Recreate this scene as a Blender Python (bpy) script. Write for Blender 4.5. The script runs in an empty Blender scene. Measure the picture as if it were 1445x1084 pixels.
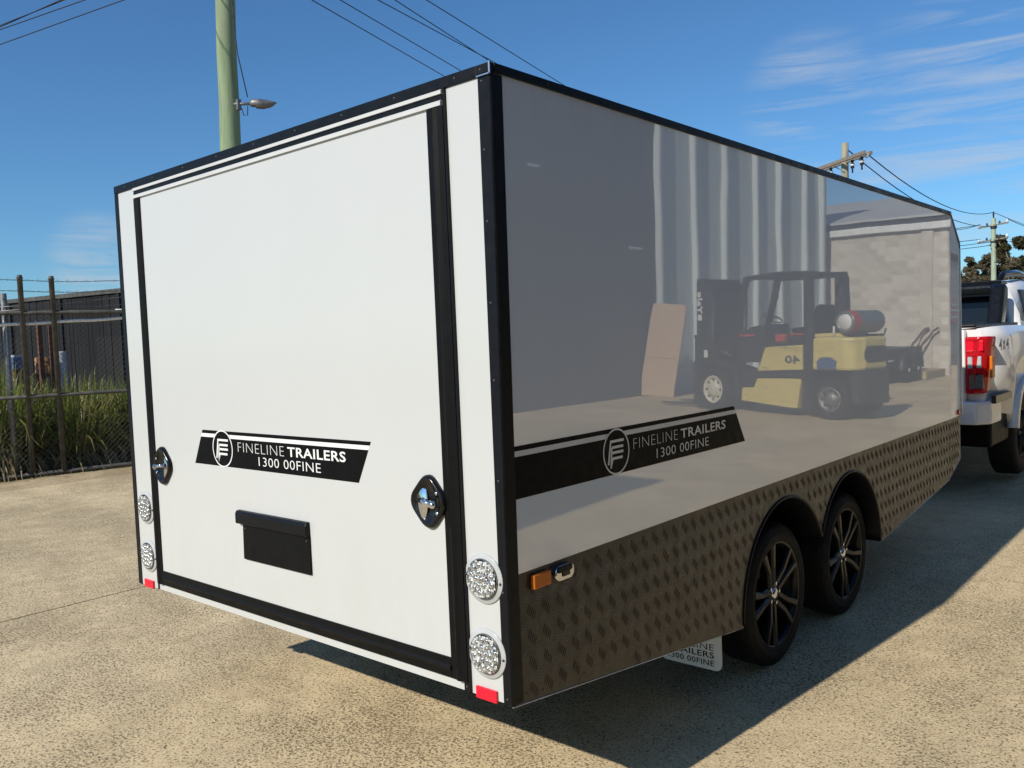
import bpy, bmesh, math, random
from mathutils import Vector, Matrix
random.seed(7)
S = bpy.context.scene
COL = S.collection
PI = math.pi
G = -0.51                      # ground level (trailer's rear lower corner is the origin)

# ------------------------------------------------------------------ camera
R = ((0.7542886, 0.6552447, -0.0412672), (0.0019906, -0.0651375, -0.9978743), (-0.6565399, 0.7526031, -0.0504367))
cam = bpy.data.cameras.new('camera'); camo = bpy.data.objects.new('camera', cam); COL.objects.link(camo)
camo.matrix_world = Matrix.Translation((1.6159, -1.7970, 1.0603)) @ \
    Matrix(((R[0][0], -R[1][0], -R[2][0], 0), (R[0][1], -R[1][1], -R[2][1], 0), (R[0][2], -R[1][2], -R[2][2], 0), (0, 0, 0, 1)))
cam.sensor_width = 36.0; cam.lens = 29.948; cam.clip_start = 0.05; cam.clip_end = 3000
S.camera = camo

# ------------------------------------------------------------------ world, sun, exposure
SUN = Vector((-0.125, -1.414, 1.0)).normalized()          # towards the sun
EL = math.asin(SUN.z)
w = bpy.data.worlds.new('World'); S.world = w; w.use_nodes = True
wt = w.node_tree; wt.nodes.clear()
wo = wt.nodes.new('ShaderNodeOutputWorld'); bg = wt.nodes.new('ShaderNodeBackground'); sky = wt.nodes.new('ShaderNodeTexSky')
sky.sky_type = 'NISHITA'; sky.sun_disc = False; sky.sun_elevation = EL; sky.sun_rotation = math.atan2(SUN.x, SUN.y)
sky.altitude = 50; sky.air_density = 1.0; sky.dust_density = 0.35; sky.ozone_density = 2.2
bg.inputs['Strength'].default_value = 0.075
tc = wt.nodes.new('ShaderNodeTexCoord')
def wn(t, **k):
    n = wt.nodes.new(t)
    for a, b in k.items(): setattr(n, a, b)
    return n
# thin cirrus over the whole sky: stretched noise gated by broad noise
mp = wn('ShaderNodeMapping'); mp.inputs['Rotation'].default_value = (0.05, 0.1, 0.35); mp.inputs['Scale'].default_value = (2.0, 3.2, 26.0)
mp.inputs['Location'].default_value = (3.1, 1.7, 0.4)
wt.links.new(tc.outputs['Generated'], mp.inputs['Vector'])
n1 = wn('ShaderNodeTexNoise'); n1.inputs['Scale'].default_value = 2.0; n1.inputs['Detail'].default_value = 9; n1.inputs['Roughness'].default_value = 0.62
n1.inputs['Distortion'].default_value = 0.5
wt.links.new(mp.outputs[0], n1.inputs['Vector'])
r1 = wn('ShaderNodeMapRange'); r1.inputs['From Min'].default_value = 0.46; r1.inputs['From Max'].default_value = 0.72
wt.links.new(n1.outputs['Fac'], r1.inputs['Value'])
def patch(d, rad):
    nv = Vector(d).normalized()
    dt = wn('ShaderNodeVectorMath', operation='DOT_PRODUCT'); dt.inputs[1].default_value = nv
    wt.links.new(tc.outputs['Generated'], dt.inputs[0])
    r = wn('ShaderNodeMapRange', interpolation_type='SMOOTHSTEP'); r.inputs['From Min'].default_value = math.cos(rad); r.inputs['From Max'].default_value = math.cos(rad*0.25)
    wt.links.new(dt.outputs['Value'], r.inputs['Value']); return r
def wmath(op, a, b):
    n = wn('ShaderNodeMath', operation=op)
    for i, v in enumerate((a, b)):
        if isinstance(v, (int, float)): n.inputs[i].default_value = v
        else: wt.links.new(v, n.inputs[i])
    return n.outputs[0]
gate = None
for d, rad in [((-0.35, 0.905, 0.238), 0.085), ((-0.2, 0.955, 0.222), 0.13), ((-0.21, 0.96, 0.185), 0.16), ((-0.25, 0.957, 0.135), 0.13), ((0.1, 0.97, 0.2), 0.22), ((0.9, 0.9, 0.5), 0.6), ((-1, -0.6, 0.6), 0.6), ((-0.912, 0.397, 0.1), 0.06)]:
    o = patch(d, rad).outputs[0]
    gate = o if gate is None else wmath('MAXIMUM', gate, o)
cl = wmath('MULTIPLY', gate, r1.outputs[0]); cl = wmath('MULTIPLY', cl, 0.6)
tint = wn('ShaderNodeMix', data_type='RGBA', blend_type='MULTIPLY'); tint.inputs['Factor'].default_value = 1.0; tint.inputs['B'].default_value = (0.76, 1.27, 1.68, 1)
wt.links.new(sky.outputs[0], tint.inputs['A'])
mix = wn('ShaderNodeMix', data_type='RGBA'); mix.inputs['B'].default_value = (7.4, 8.2, 9.2, 1)
wt.links.new(cl, mix.inputs['Factor']); wt.links.new(tint.outputs['Result'], mix.inputs['A'])
wt.links.new(mix.outputs['Result'], bg.inputs['Color']); wt.links.new(bg.outputs[0], wo.inputs['Surface'])
sl = bpy.data.lights.new('sun', 'SUN'); sl.energy = 5.0; sl.angle = math.radians(0.53); sl.color = (1.0, 0.945, 0.85)
so = bpy.data.objects.new('sun', sl); COL.objects.link(so); so.rotation_euler = (-SUN).to_track_quat('-Z', 'Y').to_euler()
S.view_settings.view_transform = 'Standard'; S.view_settings.look = 'None'; S.view_settings.exposure = -0.08; S.view_settings.gamma = 1.0
S.view_settings.use_curve_mapping = False
S.render.engine = 'CYCLES'

# ------------------------------------------------------------------ materials
MATS = {}
def nodes(name):
    m = bpy.data.materials.new(name); m.use_nodes = True; t = m.node_tree
    b = t.nodes['Principled BSDF']; MATS[name] = m
    return m, t, b
def N(t, ty, **k):
    n = t.nodes.new(ty)
    for a, b in k.items(): setattr(n, a, b)
    return n
def noise(t, scale, detail=4, rough=0.55, vec=None, obj=True, stretch=None, dist=0.0):
    c = N(t, 'ShaderNodeTexCoord'); v = c.outputs['Object' if obj else 'Generated']
    if stretch:
        mp = N(t, 'ShaderNodeMapping'); mp.inputs['Scale'].default_value = stretch; t.links.new(v, mp.inputs[0]); v = mp.outputs[0]
    n = N(t, 'ShaderNodeTexNoise'); n.inputs['Scale'].default_value = scale; n.inputs['Detail'].default_value = detail
    n.inputs['Roughness'].default_value = rough; n.inputs['Distortion'].default_value = dist
    t.links.new(v, n.inputs['Vector']); return n.outputs['Fac']
def ramp(t, fac, stops):
    r = N(t, 'ShaderNodeValToRGB'); e = r.color_ramp.elements
    while len(e) < len(stops): e.new(0.5)
    for k, (p, c) in enumerate(stops):
        e[k].position = p; e[k].color = (*c, 1) if len(c) == 3 else c
    t.links.new(fac, r.inputs[0]); return r.outputs['Color']
def mixc(t, fac, a, b, mode='MIX'):
    m = N(t, 'ShaderNodeMix', data_type='RGBA', blend_type=mode)
    for s, v in (('Factor', fac), ('A', a), ('B', b)):
        if isinstance(v, (int, float)): m.inputs[s].default_value = v
        elif isinstance(v, tuple): m.inputs[s].default_value = (*v, 1) if len(v) == 3 else v
        else: t.links.new(v, m.inputs[s])
    return m.outputs['Result']
def mrange(t, v, a, b, c=0.0, d=1.0):
    r = N(t, 'ShaderNodeMapRange'); 
    for k, x in (('From Min', a), ('From Max', b), ('To Min', c), ('To Max', d)): r.inputs[k].default_value = x
    t.links.new(v, r.inputs['Value']); return r.outputs[0]
def bump(t, b, h, strength=0.3, dist=0.01, prev=None):
    n = N(t, 'ShaderNodeBump'); n.inputs['Strength'].default_value = strength; n.inputs['Distance'].default_value = dist
    t.links.new(h, n.inputs['Height'])
    if prev is not None: t.links.new(prev, n.inputs['Normal'])
    t.links.new(n.outputs[0], b.inputs['Normal']); return n.outputs[0]
def pm(name, c, rough=0.5, metal=0.0, var=0.12, vs=6.0, bp=0.0, bs=60.0, spec=0.5, coat=0.0, rv=0.1, stretch=None):
    m, t, b = nodes(name)
    f = noise(t, vs, 5, stretch=stretch)
    lo = tuple(x*(1-var) for x in c); hi = tuple(min(1, x*(1+var)) for x in c)
    t.links.new(ramp(t, f, [(0.3, lo), (0.7, hi)]), b.inputs['Base Color'])
    b.inputs['Metallic'].default_value = metal; b.inputs['Specular IOR Level'].default_value = spec
    t.links.new(mrange(t, noise(t, vs*2.3, 4), 0.3, 0.7, max(0.02, rough-rv), min(1, rough+rv)), b.inputs['Roughness'])
    if coat: b.inputs['Coat Weight'].default_value = coat; b.inputs['Coat Roughness'].default_value = 0.05
    if bp: bump(t, b, noise(t, bs, 3), bp, 0.004)
    return m

def concrete_mat(name, tint=1.0):
    m, t, b = nodes(name)
    def c3(r, g, bb): return (min(0.86, r*tint*1.24), g*tint*1.17, bb*tint*1.06)
    def mul(a, bb):
        mm = N(t, 'ShaderNodeMath', operation='MULTIPLY'); t.links.new(a, mm.inputs[0])
        if isinstance(bb, float): mm.inputs[1].default_value = bb
        else: t.links.new(bb, mm.inputs[1])
        return mm.outputs[0]
    big = noise(t, 0.42, 8, 0.72, dist=0.2); mid = noise(t, 1.9, 9, 0.78); sm = noise(t, 9.0, 7, 0.75)
    base = ramp(t, big, [(0.36, c3(0.49, 0.40, 0.265)), (0.5, c3(0.615, 0.505, 0.335)), (0.64, c3(0.69, 0.575, 0.39))])
    base = mixc(t, mrange(t, mid, 0.43, 0.62, 0, 0.5), base, c3(0.37, 0.30, 0.205))
    base = mixc(t, mrange(t, sm, 0.45, 0.63, 0, 0.42), base, c3(0.36, 0.295, 0.20))
    gr = noise(t, 260, 3, 0.7); base = mixc(t, mrange(t, gr, 0.46, 0.60, 0, 0.45), base, c3(0.27, 0.215, 0.14))
    lt = noise(t, 120, 2, 0.6); base = mixc(t, mrange(t, lt, 0.56, 0.64, 0, 0.6), base, c3(0.80, 0.69, 0.50))
    dens = mrange(t, noise(t, 1.0, 8, 0.75), 0.36, 0.60, 0.0, 0.10)
    fl = noise(t, 84, 3, 0.62)
    ad = N(t, 'ShaderNodeMath', operation='ADD'); t.links.new(fl, ad.inputs[0]); t.links.new(dens, ad.inputs[1])
    fm = mrange(t, ad.outputs[0], 0.595, 0.645); base = mixc(t, mul(fm, 0.76), base, c3(0.10, 0.078, 0.05))
    fl2 = noise(t, 38, 4, 0.62); fm2 = mrange(t, fl2, 0.655, 0.69); base = mixc(t, mul(fm2, 0.8), base, c3(0.085, 0.067, 0.045))
    st = noise(t, 0.3, 7, 0.76, dist=0.3); base = mixc(t, mrange(t, st, 0.54, 0.68, 0, 0.36), base, c3(0.26, 0.21, 0.15))
    t.links.new(base, b.inputs['Base Color']); b.inputs['Roughness'].default_value = 0.9; b.inputs['Specular IOR Level'].default_value = 0.2
    p = bump(t, b, gr, 0.45, 0.004); bump(t, b, mul(fm, -1.0), 0.5, 0.004, p)
    return m

M_conc = concrete_mat('weathered_concrete'); M_conc_d = concrete_mat('older_concrete', 0.8)
M_joint = pm('joint_dirt', (0.03, 0.025, 0.018), 0.95, bp=0.5)
M_soil = pm('soil', (0.12, 0.10, 0.07), 0.95, var=0.35, vs=3, bp=0.6, bs=20)

def panel_white(name, streaks):
    m, t, b = nodes(name)
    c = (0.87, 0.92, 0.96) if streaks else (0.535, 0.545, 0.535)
    f = noise(t, 1.4, 4); base = ramp(t, f, [(0.3, tuple(x*0.985 for x in c)), (0.7, c)])
    if not streaks:      # road film low on the rear face
        cg = N(t, 'ShaderNodeTexCoord'); sg = N(t, 'ShaderNodeSeparateXYZ'); t.links.new(cg.outputs['Object'], sg.inputs[0])
        lowf = N(t, 'ShaderNodeMath', operation='MULTIPLY'); t.links.new(mrange(t, sg.outputs['Z'], 0.0, 0.55, 0.28, 0.04), lowf.inputs[0]); t.links.new(mrange(t, noise(t, 4, 7, 0.75, stretch=(1, 1, 0.5)), 0.42, 0.7), lowf.inputs[1])
        base = mixc(t, lowf.outputs[0], base, (0.46, 0.43, 0.36))
    grime = noise(t, 9, 6, 0.7); base = mixc(t, mrange(t, grime, 0.62, 0.8, 0, 0.10), base, (0.52, 0.50, 0.45))
    if streaks:          # dried water runs below the top trim
        sn = noise(t, 1.0, 3, 0.5, stretch=(1, 26, 0.25)); cc = N(t, 'ShaderNodeTexCoord'); sp = N(t, 'ShaderNodeSeparateXYZ'); t.links.new(cc.outputs['Object'], sp.inputs[0])
        g = mrange(t, sp.outputs['Z'], 1.62, 1.80, 0, 1); g2 = mrange(t, sp.outputs['Y'], 1.6, 2.5, 1, 0)
        mm = N(t, 'ShaderNodeMath', operation='MULTIPLY'); t.links.new(g, mm.inputs[0]); t.links.new(g2, mm.inputs[1])
        m2 = N(t, 'ShaderNodeMath', operation='MULTIPLY'); t.links.new(mm.outputs[0], m2.inputs[0]); t.links.new(mrange(t, sn, 0.5, 0.62, 0, 0.4), m2.inputs[1])
        base = mixc(t, m2.outputs[0], base, (0.80, 0.80, 0.78))
    t.links.new(base, b.inputs['Base Color'])
    b.inputs['Roughness'].default_value = 0.012 if streaks else 0.16
    b.inputs['Specular IOR Level'].default_value = 0.5; b.inputs['IOR'].default_value = 2.6 if streaks else 1.5
    if streaks: bump(t, b, noise(t, 1.3, 2, 0.4), 0.045, 0.02)
    else: bump(t, b, noise(t, 2.2, 3, 0.5), 0.06, 0.02)
    return m
M_side = panel_white('gloss_white_panel', True)
M_white = panel_white('white_composite', False)
M_gutter = pm('offwhite_rail', (0.56, 0.565, 0.55), 0.35, var=0.05)
M_black = pm('satin_black_aluminium', (0.005, 0.0055, 0.007), 0.42, spec=0.2, var=0.2, vs=12)
M_rubber = pm('black_rubber', (0.004, 0.004, 0.004), 0.5, spec=0.14, var=0.2, vs=12)
M_vinyl = pm('black_vinyl', (0.004, 0.004, 0.0045), 0.5, spec=0.1, var=0.2, vs=12)
M_vinylw = pm('white_vinyl', (0.75, 0.75, 0.73), 0.35, var=0.03)
M_tread = pm('black_chequer_plate', (0.064, 0.060, 0.053), 0.36, 0.55, var=0.18, vs=9, bp=0.10, bs=160, rv=0.12)
M_treadbar = pm('worn_tread_bar', (0.064, 0.060, 0.053), 0.30, 0.6, var=0.2, vs=18)
M_chrome = pm('chrome', (0.72, 0.72, 0.74), 0.08, 1.0, var=0.03, rv=0.03)
M_gblack = pm('gloss_black_plastic', (0.006, 0.006, 0.0065), 0.16, spec=0.4, var=0.2, vs=12, rv=0.04)
M_wheel = pm('gloss_black_alloy', (0.007, 0.007, 0.0075), 0.3, spec=0.3, var=0.1, rv=0.05)
M_tyre = pm('tyre_rubber', (0.014, 0.0135, 0.013), 0.75, spec=0.25, var=0.25, vs=14, bp=0.15)
M_steel = pm('dark_chassis', (0.025, 0.025, 0.025), 0.6, 0.3)
M_rivet = pm('rivet_steel', (0.05, 0.05, 0.052), 0.45, 0.5)
M_alu = pm('mill_aluminium', (0.62, 0.62, 0.62), 0.3, 1.0, var=0.08)
M_flapw = pm('white_mudflap', (0.72, 0.72, 0.70), 0.45, var=0.06)
def lens(name, c, rough, alpha_t):
    m, t, b = nodes(name)
    f = noise(t, 30, 2); t.links.new(ramp(t, f, [(0.3, tuple(x*0.92 for x in c)), (0.7, c)]), b.inputs['Base Color'])
    b.inputs['Roughness'].default_value = rough; b.inputs['Transmission Weight'].default_value = alpha_t; b.inputs['IOR'].default_value = 1.35
    return m
M_clear = lens('clear_lens', (0.97, 0.97, 0.97), 0.05, 0.9)
M_redlens = lens('red_lens', (0.62, 0.012, 0.02), 0.12, 0.25)
M_orange = lens('amber_lens', (0.75, 0.20, 0.02), 0.2, 0.15)
M_redrefl = pm('red_reflector', (0.80, 0.006, 0.03), 0.25, var=0.05, vs=40)
M_led = pm('reflector_cup', (0.8, 0.8, 0.78), 0.16, 1.0, var=0.1, vs=60)
M_leddark = pm('lamp_back', (0.16, 0.16, 0.155), 0.4, 0.6, var=0.5, vs=90)
M_carw = pm('white_car_paint', (0.78, 0.78, 0.77), 0.22, var=0.03, coat=0.7, rv=0.05)
M_glass = pm('tinted_glass', (0.008, 0.011, 0.014), 0.06, var=0.1, rv=0.02, spec=0.35)
M_yel = None
def worn_paint(name, c, under, amt, rough=0.5):
    m, t, b = nodes(name)
    f = noise(t, 4, 6, 0.7); s = noise(t, 2.2, 7, 0.75, stretch=(1.0, 1.0, 5.0), dist=1.0)
    base = ramp(t, f, [(0.3, tuple(x*0.85 for x in c)), (0.7, c)])
    base = mixc(t, mrange(t, s, 0.62-amt, 0.70, 0, 0.85), base, under)
    t.links.new(base, b.inputs['Base Color']); b.inputs['Roughness'].default_value = rough
    bump(t, b, s, 0.2, 0.004); return m
M_yel = worn_paint('worn_yellow_paint', (0.74, 0.60, 0.20), (0.20, 0.16, 0.09), 0.07)
M_cream = pm('cream_wheel', (0.62, 0.58, 0.46), 0.5, var=0.15, vs=20)
M_fkblk = pm('forklift_black', (0.022, 0.022, 0.022), 0.5, var=0.3, vs=8)
M_red = pm('faded_red', (0.45, 0.05, 0.04), 0.5, var=0.2)
M_blue = pm('blue_smear', (0.05, 0.09, 0.20), 0.6, var=0.3)
M_tank = pm('gas_bottle', (0.20, 0.215, 0.20), 0.35, 0.4, var=0.35, vs=10)
M_card = pm('cardboard', (0.52, 0.37, 0.25), 0.85, var=0.10, vs=5, bp=0.1, stretch=(1, 1, 4))
def sheet(name, c, rough=0.5, var=0.1, metal=0.0):
    m, t, b = nodes(name)
    f = noise(t, 0.8, 6, 0.65, stretch=(1, 1, 0.25)); t.links.new(ramp(t, f, [(0.3, tuple(x*(1-var) for x in c)), (0.7, tuple(min(1, x*(1+var)) for x in c))]), b.inputs['Base Color'])
    b.inputs['Roughness'].default_value = rough; b.inputs['Metallic'].default_value = metal; return m
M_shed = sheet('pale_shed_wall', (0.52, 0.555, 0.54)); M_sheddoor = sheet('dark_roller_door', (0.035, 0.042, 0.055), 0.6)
M_roofm = sheet('grey_metal_roof', (0.44, 0.44, 0.42), 0.55)
M_gutw = pm('white_gutter', (0.72, 0.71, 0.67), 0.5)
M_block = pm('grey_concrete_block', (0.52, 0.465, 0.385), 0.92, var=0.14, vs=3.0, bp=0.5, bs=60)
M_mortar = pm('mortar', (0.60, 0.56, 0.48), 0.95, bp=0.4)
M_paling = sheet('charcoal_wall', (0.024, 0.024, 0.0245), 0.9, 0.35); M_paling.node_tree.nodes['Principled BSDF'].inputs['Specular IOR Level'].default_value = 0.1
M_pole = None
def pole_mat(name, c, d):
    m, t, b = nodes(name)
    f = noise(t, 2.0, 6, 0.7, stretch=(9, 9, 0.5)); f2 = noise(t, 1.3, 5, 0.6)
    base = ramp(t, f, [(0.3, d), (0.6, c)]); base = mixc(t, mrange(t, f2, 0.45, 0.7, 0, 0.4), base, (0.25, 0.225, 0.165))
    t.links.new(base, b.inputs['Base Color']); b.inputs['Roughness'].default_value = 0.9; bump(t, b, f, 0.5, 0.01); return m
M_pole = pole_mat('green_treated_timber', (0.25, 0.325, 0.18), (0.165, 0.225, 0.12)); M_arm = pole_mat('weathered_crossarm', (0.25, 0.21, 0.17), (0.12, 0.10, 0.085))
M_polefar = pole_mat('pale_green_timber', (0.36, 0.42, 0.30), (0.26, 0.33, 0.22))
M_wire = pm('wire_black', (0.015, 0.015, 0.02), 0.6); M_gal = pm('galvanised_steel', (0.22, 0.22, 0.215), 0.5, 0.6, var=0.35, vs=9)
M_fpost = pm('dull_fence_pipe', (0.085, 0.08, 0.07), 0.65, 0.3, var=0.4, vs=8)
M_rope = pm('pale_rope', (0.78, 0.76, 0.70), 0.9, var=0.3, vs=40)
M_rust = pm('rusty_steel', (0.11, 0.045, 0.03), 0.85, var=0.35, vs=14)
M_insul = pm('brown_insulator', (0.03, 0.022, 0.02), 0.3); M_insw = pm('white_insulator', (0.7, 0.75, 0.75), 0.25)
def leafm(name, stops):
    m, t, b = nodes(name)
    g = N(t, 'ShaderNodeObjectInfo'); ge = N(t, 'ShaderNodeNewGeometry')
    t.links.new(ramp(t, ge.outputs['Random Per Island'], stops), b.inputs['Base Color'])
    b.inputs['Roughness'].default_value = 0.38
    tr = N(t, 'ShaderNodeBsdfTranslucent'); t.links.new(ramp(t, ge.outputs['Random Per Island'], stops), tr.inputs['Color'])
    mx = N(t, 'ShaderNodeMixShader'); mx.inputs[0].default_value = 0.5
    t.links.new(b.outputs[0], mx.inputs[1]); t.links.new(tr.outputs[0], mx.inputs[2])
    t.links.new(mx.outputs[0], t.nodes['Material Output'].inputs['Surface']); return m
M_blade = leafm('strap_leaf', [(0.0, (0.11, 0.15, 0.022)), (0.45, (0.21, 0.255, 0.04)), (0.72, (0.33, 0.33, 0.085)), (0.86, (0.30, 0.24, 0.12)), (1.0, (0.46, 0.38, 0.23))])
M_dead = leafm('dead_strap_leaf', [(0.0, (0.17, 0.125, 0.06)), (0.6, (0.36, 0.29, 0.16)), (1.0, (0.50, 0.43, 0.28))])
M_gum = leafm('gum_leaf', [(0.0, (0.05, 0.055, 0.022)), (0.6, (0.095, 0.09, 0.038)), (1.0, (0.17, 0.125, 0.065))])
M_gum2 = leafm('dry_gum_leaf', [(0.0, (0.10, 0.095, 0.045)), (0.6, (0.18, 0.15, 0.085)), (1.0, (0.28, 0.22, 0.15))])
M_bark = pm('gum_bark', (0.18, 0.15, 0.12), 0.9, var=0.4, vs=2)
M_wood = pm('orange_timber', (0.42, 0.22, 0.09), 0.8, var=0.3, vs=9); M_bluec = pm('blue_plastic', (0.05, 0.10, 0.20), 0.5)
M_drum = pm('white_plastic_drum', (0.42, 0.43, 0.43), 0.5, var=0.2)
M_sign = pm('red_sign', (0.55, 0.03, 0.04), 0.4)

# ------------------------------------------------------------------ mesh helpers
class MB:
    def __init__(s): s.v = []; s.f = []; s.smooth = []
    def add(s, vs, fs, sm=False):
        o = len(s.v); s.v += [tuple(p) for p in vs]; s.f += [tuple(i+o for i in f) for f in fs]; s.smooth += [sm]*len(fs); return s
    def box(s, x0, x1, y0, y1, z0, z1):
        vs = [(x, y, z) for z in (z0, z1) for y in (y0, y1) for x in (x0, x1)]
        return s.add(vs, [(0, 2, 3, 1), (4, 5, 7, 6), (0, 1, 5, 4), (2, 6, 7, 3), (0, 4, 6, 2), (1, 3, 7, 5)])
    def prism(s, pts, ax, a, b, sm=False):
        """closed polygon pts (2D), extruded along axis ax from a to b; 2D axes are the remaining two in order"""
        def P(p, k): return {'x': (k, p[0], p[1]), 'y': (p[0], k, p[1]), 'z': (p[0], p[1], k)}[ax]
        n = len(pts); vs = [P(p, a) for p in pts] + [P(p, b) for p in pts]
        fs = [tuple(range(n))[::-1], tuple(range(n, 2*n))]
        s.add(vs, fs); s.add(vs, [(i, (i+1) % n, (i+1) % n+n, i+n) for i in range(n)], sm); return s
    def tube(s, pts, r, n=8, cap=True, closed=False, sm=True):
        pts = [Vector(p) for p in pts]; rs = r if isinstance(r, (list, tuple)) else [r]*len(pts); rings = []; L = len(pts)
        up = None
        for i, p in enumerate(pts):
            if closed: d = pts[(i+1) % L]-pts[i-1]
            else: d = pts[min(i+1, L-1)]-pts[max(i-1, 0)]
            d.normalize()
            if up is None: up = d.orthogonal().normalized()
            up = (up-d*up.dot(d)).normalized(); q = d.cross(up)
            rings.append([p+(up*math.cos(2*PI*k/n)+q*math.sin(2*PI*k/n))*rs[i] for k in range(n)])
        vs = [v for rg in rings for v in rg]; fs = []
        m = L if closed else L-1
        for i in range(m):
            for k in range(n): fs.append((i*n+k, i*n+(k+1) % n, ((i+1) % L)*n+(k+1) % n, ((i+1) % L)*n+k))
        s.add(vs, fs, sm)
        if cap and not closed: s.add(rings[0], [tuple(range(n))[::-1]]); s.add(rings[-1], [tuple(range(n))])
        return s
    def lathe(s, prof, c, axis, n=32, sm=True, closed=False):
        """prof: (radius, along-axis) pairs about centre c; axis is a unit vector"""
        a = Vector(axis).normalized(); u = a.orthogonal().normalized(); q = a.cross(u); c = Vector(c)
        vs = []; m = len(prof)
        for k in range(n):
            d = u*math.cos(2*PI*k/n)+q*math.sin(2*PI*k/n)
            for r_, h in prof: vs.append(c+d*r_+a*h)
        fs = []
        for k in range(n):
            k2 = (k+1) % n
            for i in range(m if closed else m-1):
                j = (i+1) % m; fs.append((k*m+i, k2*m+i, k2*m+j, k*m+j))
        return s.add(vs, fs, sm)
    def sphere(s, c, r, n=10, sx=1, sy=1, sz=1):
        pr = [(math.sin(PI*i/n), -math.cos(PI*i/n)) for i in range(n+1)]; t = MB().lathe(pr, (0, 0, 0), (0, 0, 1), n*2)
        return s.add([(c[0]+v[0]*r*sx, c[1]+v[1]*r*sy, c[2]+v[2]*r*sz) for v in t.v], t.f, True)
    def xf(s, fn): s.v = [tuple(fn(Vector(p))) for p in s.v]; return s
    def mesh(s, name, mat, bevel=0.0):
        me = bpy.data.meshes.new(name); me.from_pydata(s.v, [], s.f); me.materials.append(mat)
        me.polygons.foreach_set('use_smooth', s.smooth)
        bm = bmesh.new(); bm.from_mesh(me); bmesh.ops.remove_doubles(bm, verts=bm.verts, dist=1e-6); 
        bmesh.ops.recalc_face_normals(bm, faces=bm.faces)
        if bevel:
            es = [e for e in bm.edges if len(e.link_faces) == 2 and e.calc_face_angle(0) > 0.6]
            bmesh.ops.bevel(bm, geom=es, offset=bevel, segments=2, profile=0.5, affect='EDGES', clamp_overlap=True)
        bm.to_mesh(me); bm.free(); me.update(); return me
    def obj(s, name, mat, parent=None, bevel=0.0, loc=None, kind=None, label=None):
        return mk(name, s.mesh(name, mat, bevel), parent, loc, kind, label)
def mk(name, me, parent=None, loc=None, kind=None, label=None):
    o = bpy.data.objects.new(name, me); COL.objects.link(o)
    if parent: o.parent = parent
    if loc: o.location = loc
    if kind: o['kind'] = kind
    if label: o['label'] = label
    return o
def tag(o, label, cat, group=None):
    o['label'] = label; o['category'] = cat
    if group: o['group'] = group
    return o
def thing(name, label, cat, loc=(0, 0, 0), rotz=0.0, group=None):
    o = bpy.data.objects.new(name, None); COL.objects.link(o); o.location = loc; o.rotation_euler = (0, 0, rotz); o.empty_display_size = 0.2
    return tag(o, label, cat, group)
def struct(o): o['kind'] = 'structure'; return o
def copytree(o, parent=None):
    c = o.copy(); COL.objects.link(c)
    if parent: c.parent = parent
    for ch in o.children: copytree(ch, c)
    return c
def text_mesh(txt, w, h, off=0.0, ex=0.0):
    cu = bpy.data.curves.new('text', 'FONT'); cu.body = txt; cu.size = 1.0; cu.offset = off; cu.space_character = 1.06; cu.resolution_u = 3
    ob = bpy.data.objects.new('text', cu); COL.objects.link(ob); bpy.context.view_layer.update()
    me = bpy.data.meshes.new_from_object(ob.evaluated_get(bpy.context.evaluated_depsgraph_get()))
    COL.objects.unlink(ob); bpy.data.objects.remove(ob); bpy.data.curves.remove(cu)
    xs = [v.co.x for v in me.vertices]; ys = [v.co.y for v in me.vertices]; x0, x1, y0, y1 = min(xs), max(xs), min(ys), max(ys)
    vs = [((v.co.x-x0)/(x1-x0)*w, (v.co.y-y0)/(y1-y0)*h) for v in me.vertices]; fs = [tuple(p.vertices) for p in me.polygons]
    bpy.data.meshes.remove(me); return vs, fs
def lettering(name, txt, w, h, place, mat, parent, off=0.0):
    vs, fs = text_mesh(txt, w, h, off); mb = MB(); mb.add([place(*p) for p in vs], fs)
    me = bpy.data.meshes.new(name); me.from_pydata(mb.v, [], mb.f); me.materials.append(mat); me.update()
    return mk(name, me, parent)
def strip(path, wd, place):
    """flat polyline stroke of width wd in decal coordinates"""
    mb = MB(); L = len(path); P = [Vector(p) for p in path]; lft, rgt = [], []
    for i in range(L):
        if i == 0: d = (P[1]-P[0]).normalized(); n = Vector((-d.y, d.x)); k = 1
        elif i == L-1: d = (P[-1]-P[-2]).normalized(); n = Vector((-d.y, d.x)); k = 1
        else:
            a = (P[i]-P[i-1]).normalized(); b = (P[i+1]-P[i]).normalized(); na = Vector((-a.y, a.x)); nb = Vector((-b.y, b.x))
            n = (na+nb).normalized(); k = 1/max(0.35, n.dot(na))
        lft.append(P[i]+n*wd/2*k); rgt.append(P[i]-n*wd/2*k)
    vs = [place(p.x, p.y) for p in lft]+[place(p.x, p.y) for p in rgt]
    return mb.add(vs, [(i, i+1, L+i+1, L+i) for i in range(L-1)])

# ------------------------------------------------------------------ ground, slabs
gnd = MB().add([(-900, -900, G-0.035), (900, -900, G-0.035), (900, 900, G-0.035), (-900, 900, G-0.035)], [(0, 1, 2, 3)]).obj('ground', M_soil)
struct(gnd)
xs = [-9.78, -4.10, 1.75, 7.4, 13.4]
def slab(x0, x1, y0, y1, mat=M_conc, dz=0.0):
    g = 0.004
    gl = 0.011 if abs(x0+4.1) < 0.01 else g; gr_ = 0.003 if abs(x1+4.1) < 0.01 else g
    o = MB().box(x0+gl, x1-gr_, y0+0.0013, y1-0.0013, G-0.12, G+dz).obj('concrete_slab', mat, gnd)
    return o
ys_by = {0: [-9, -3.2, 9.5, 16, 23.5, 31], 1: [-9, 2.3, 8.3, 15, 23.5, 31], 2: [-9, -2.6, 2.42, 8.4, 15.2, 23.5, 31], 3: [-9, 0, 7.6, 15.2, 23.5, 31]}
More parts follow.
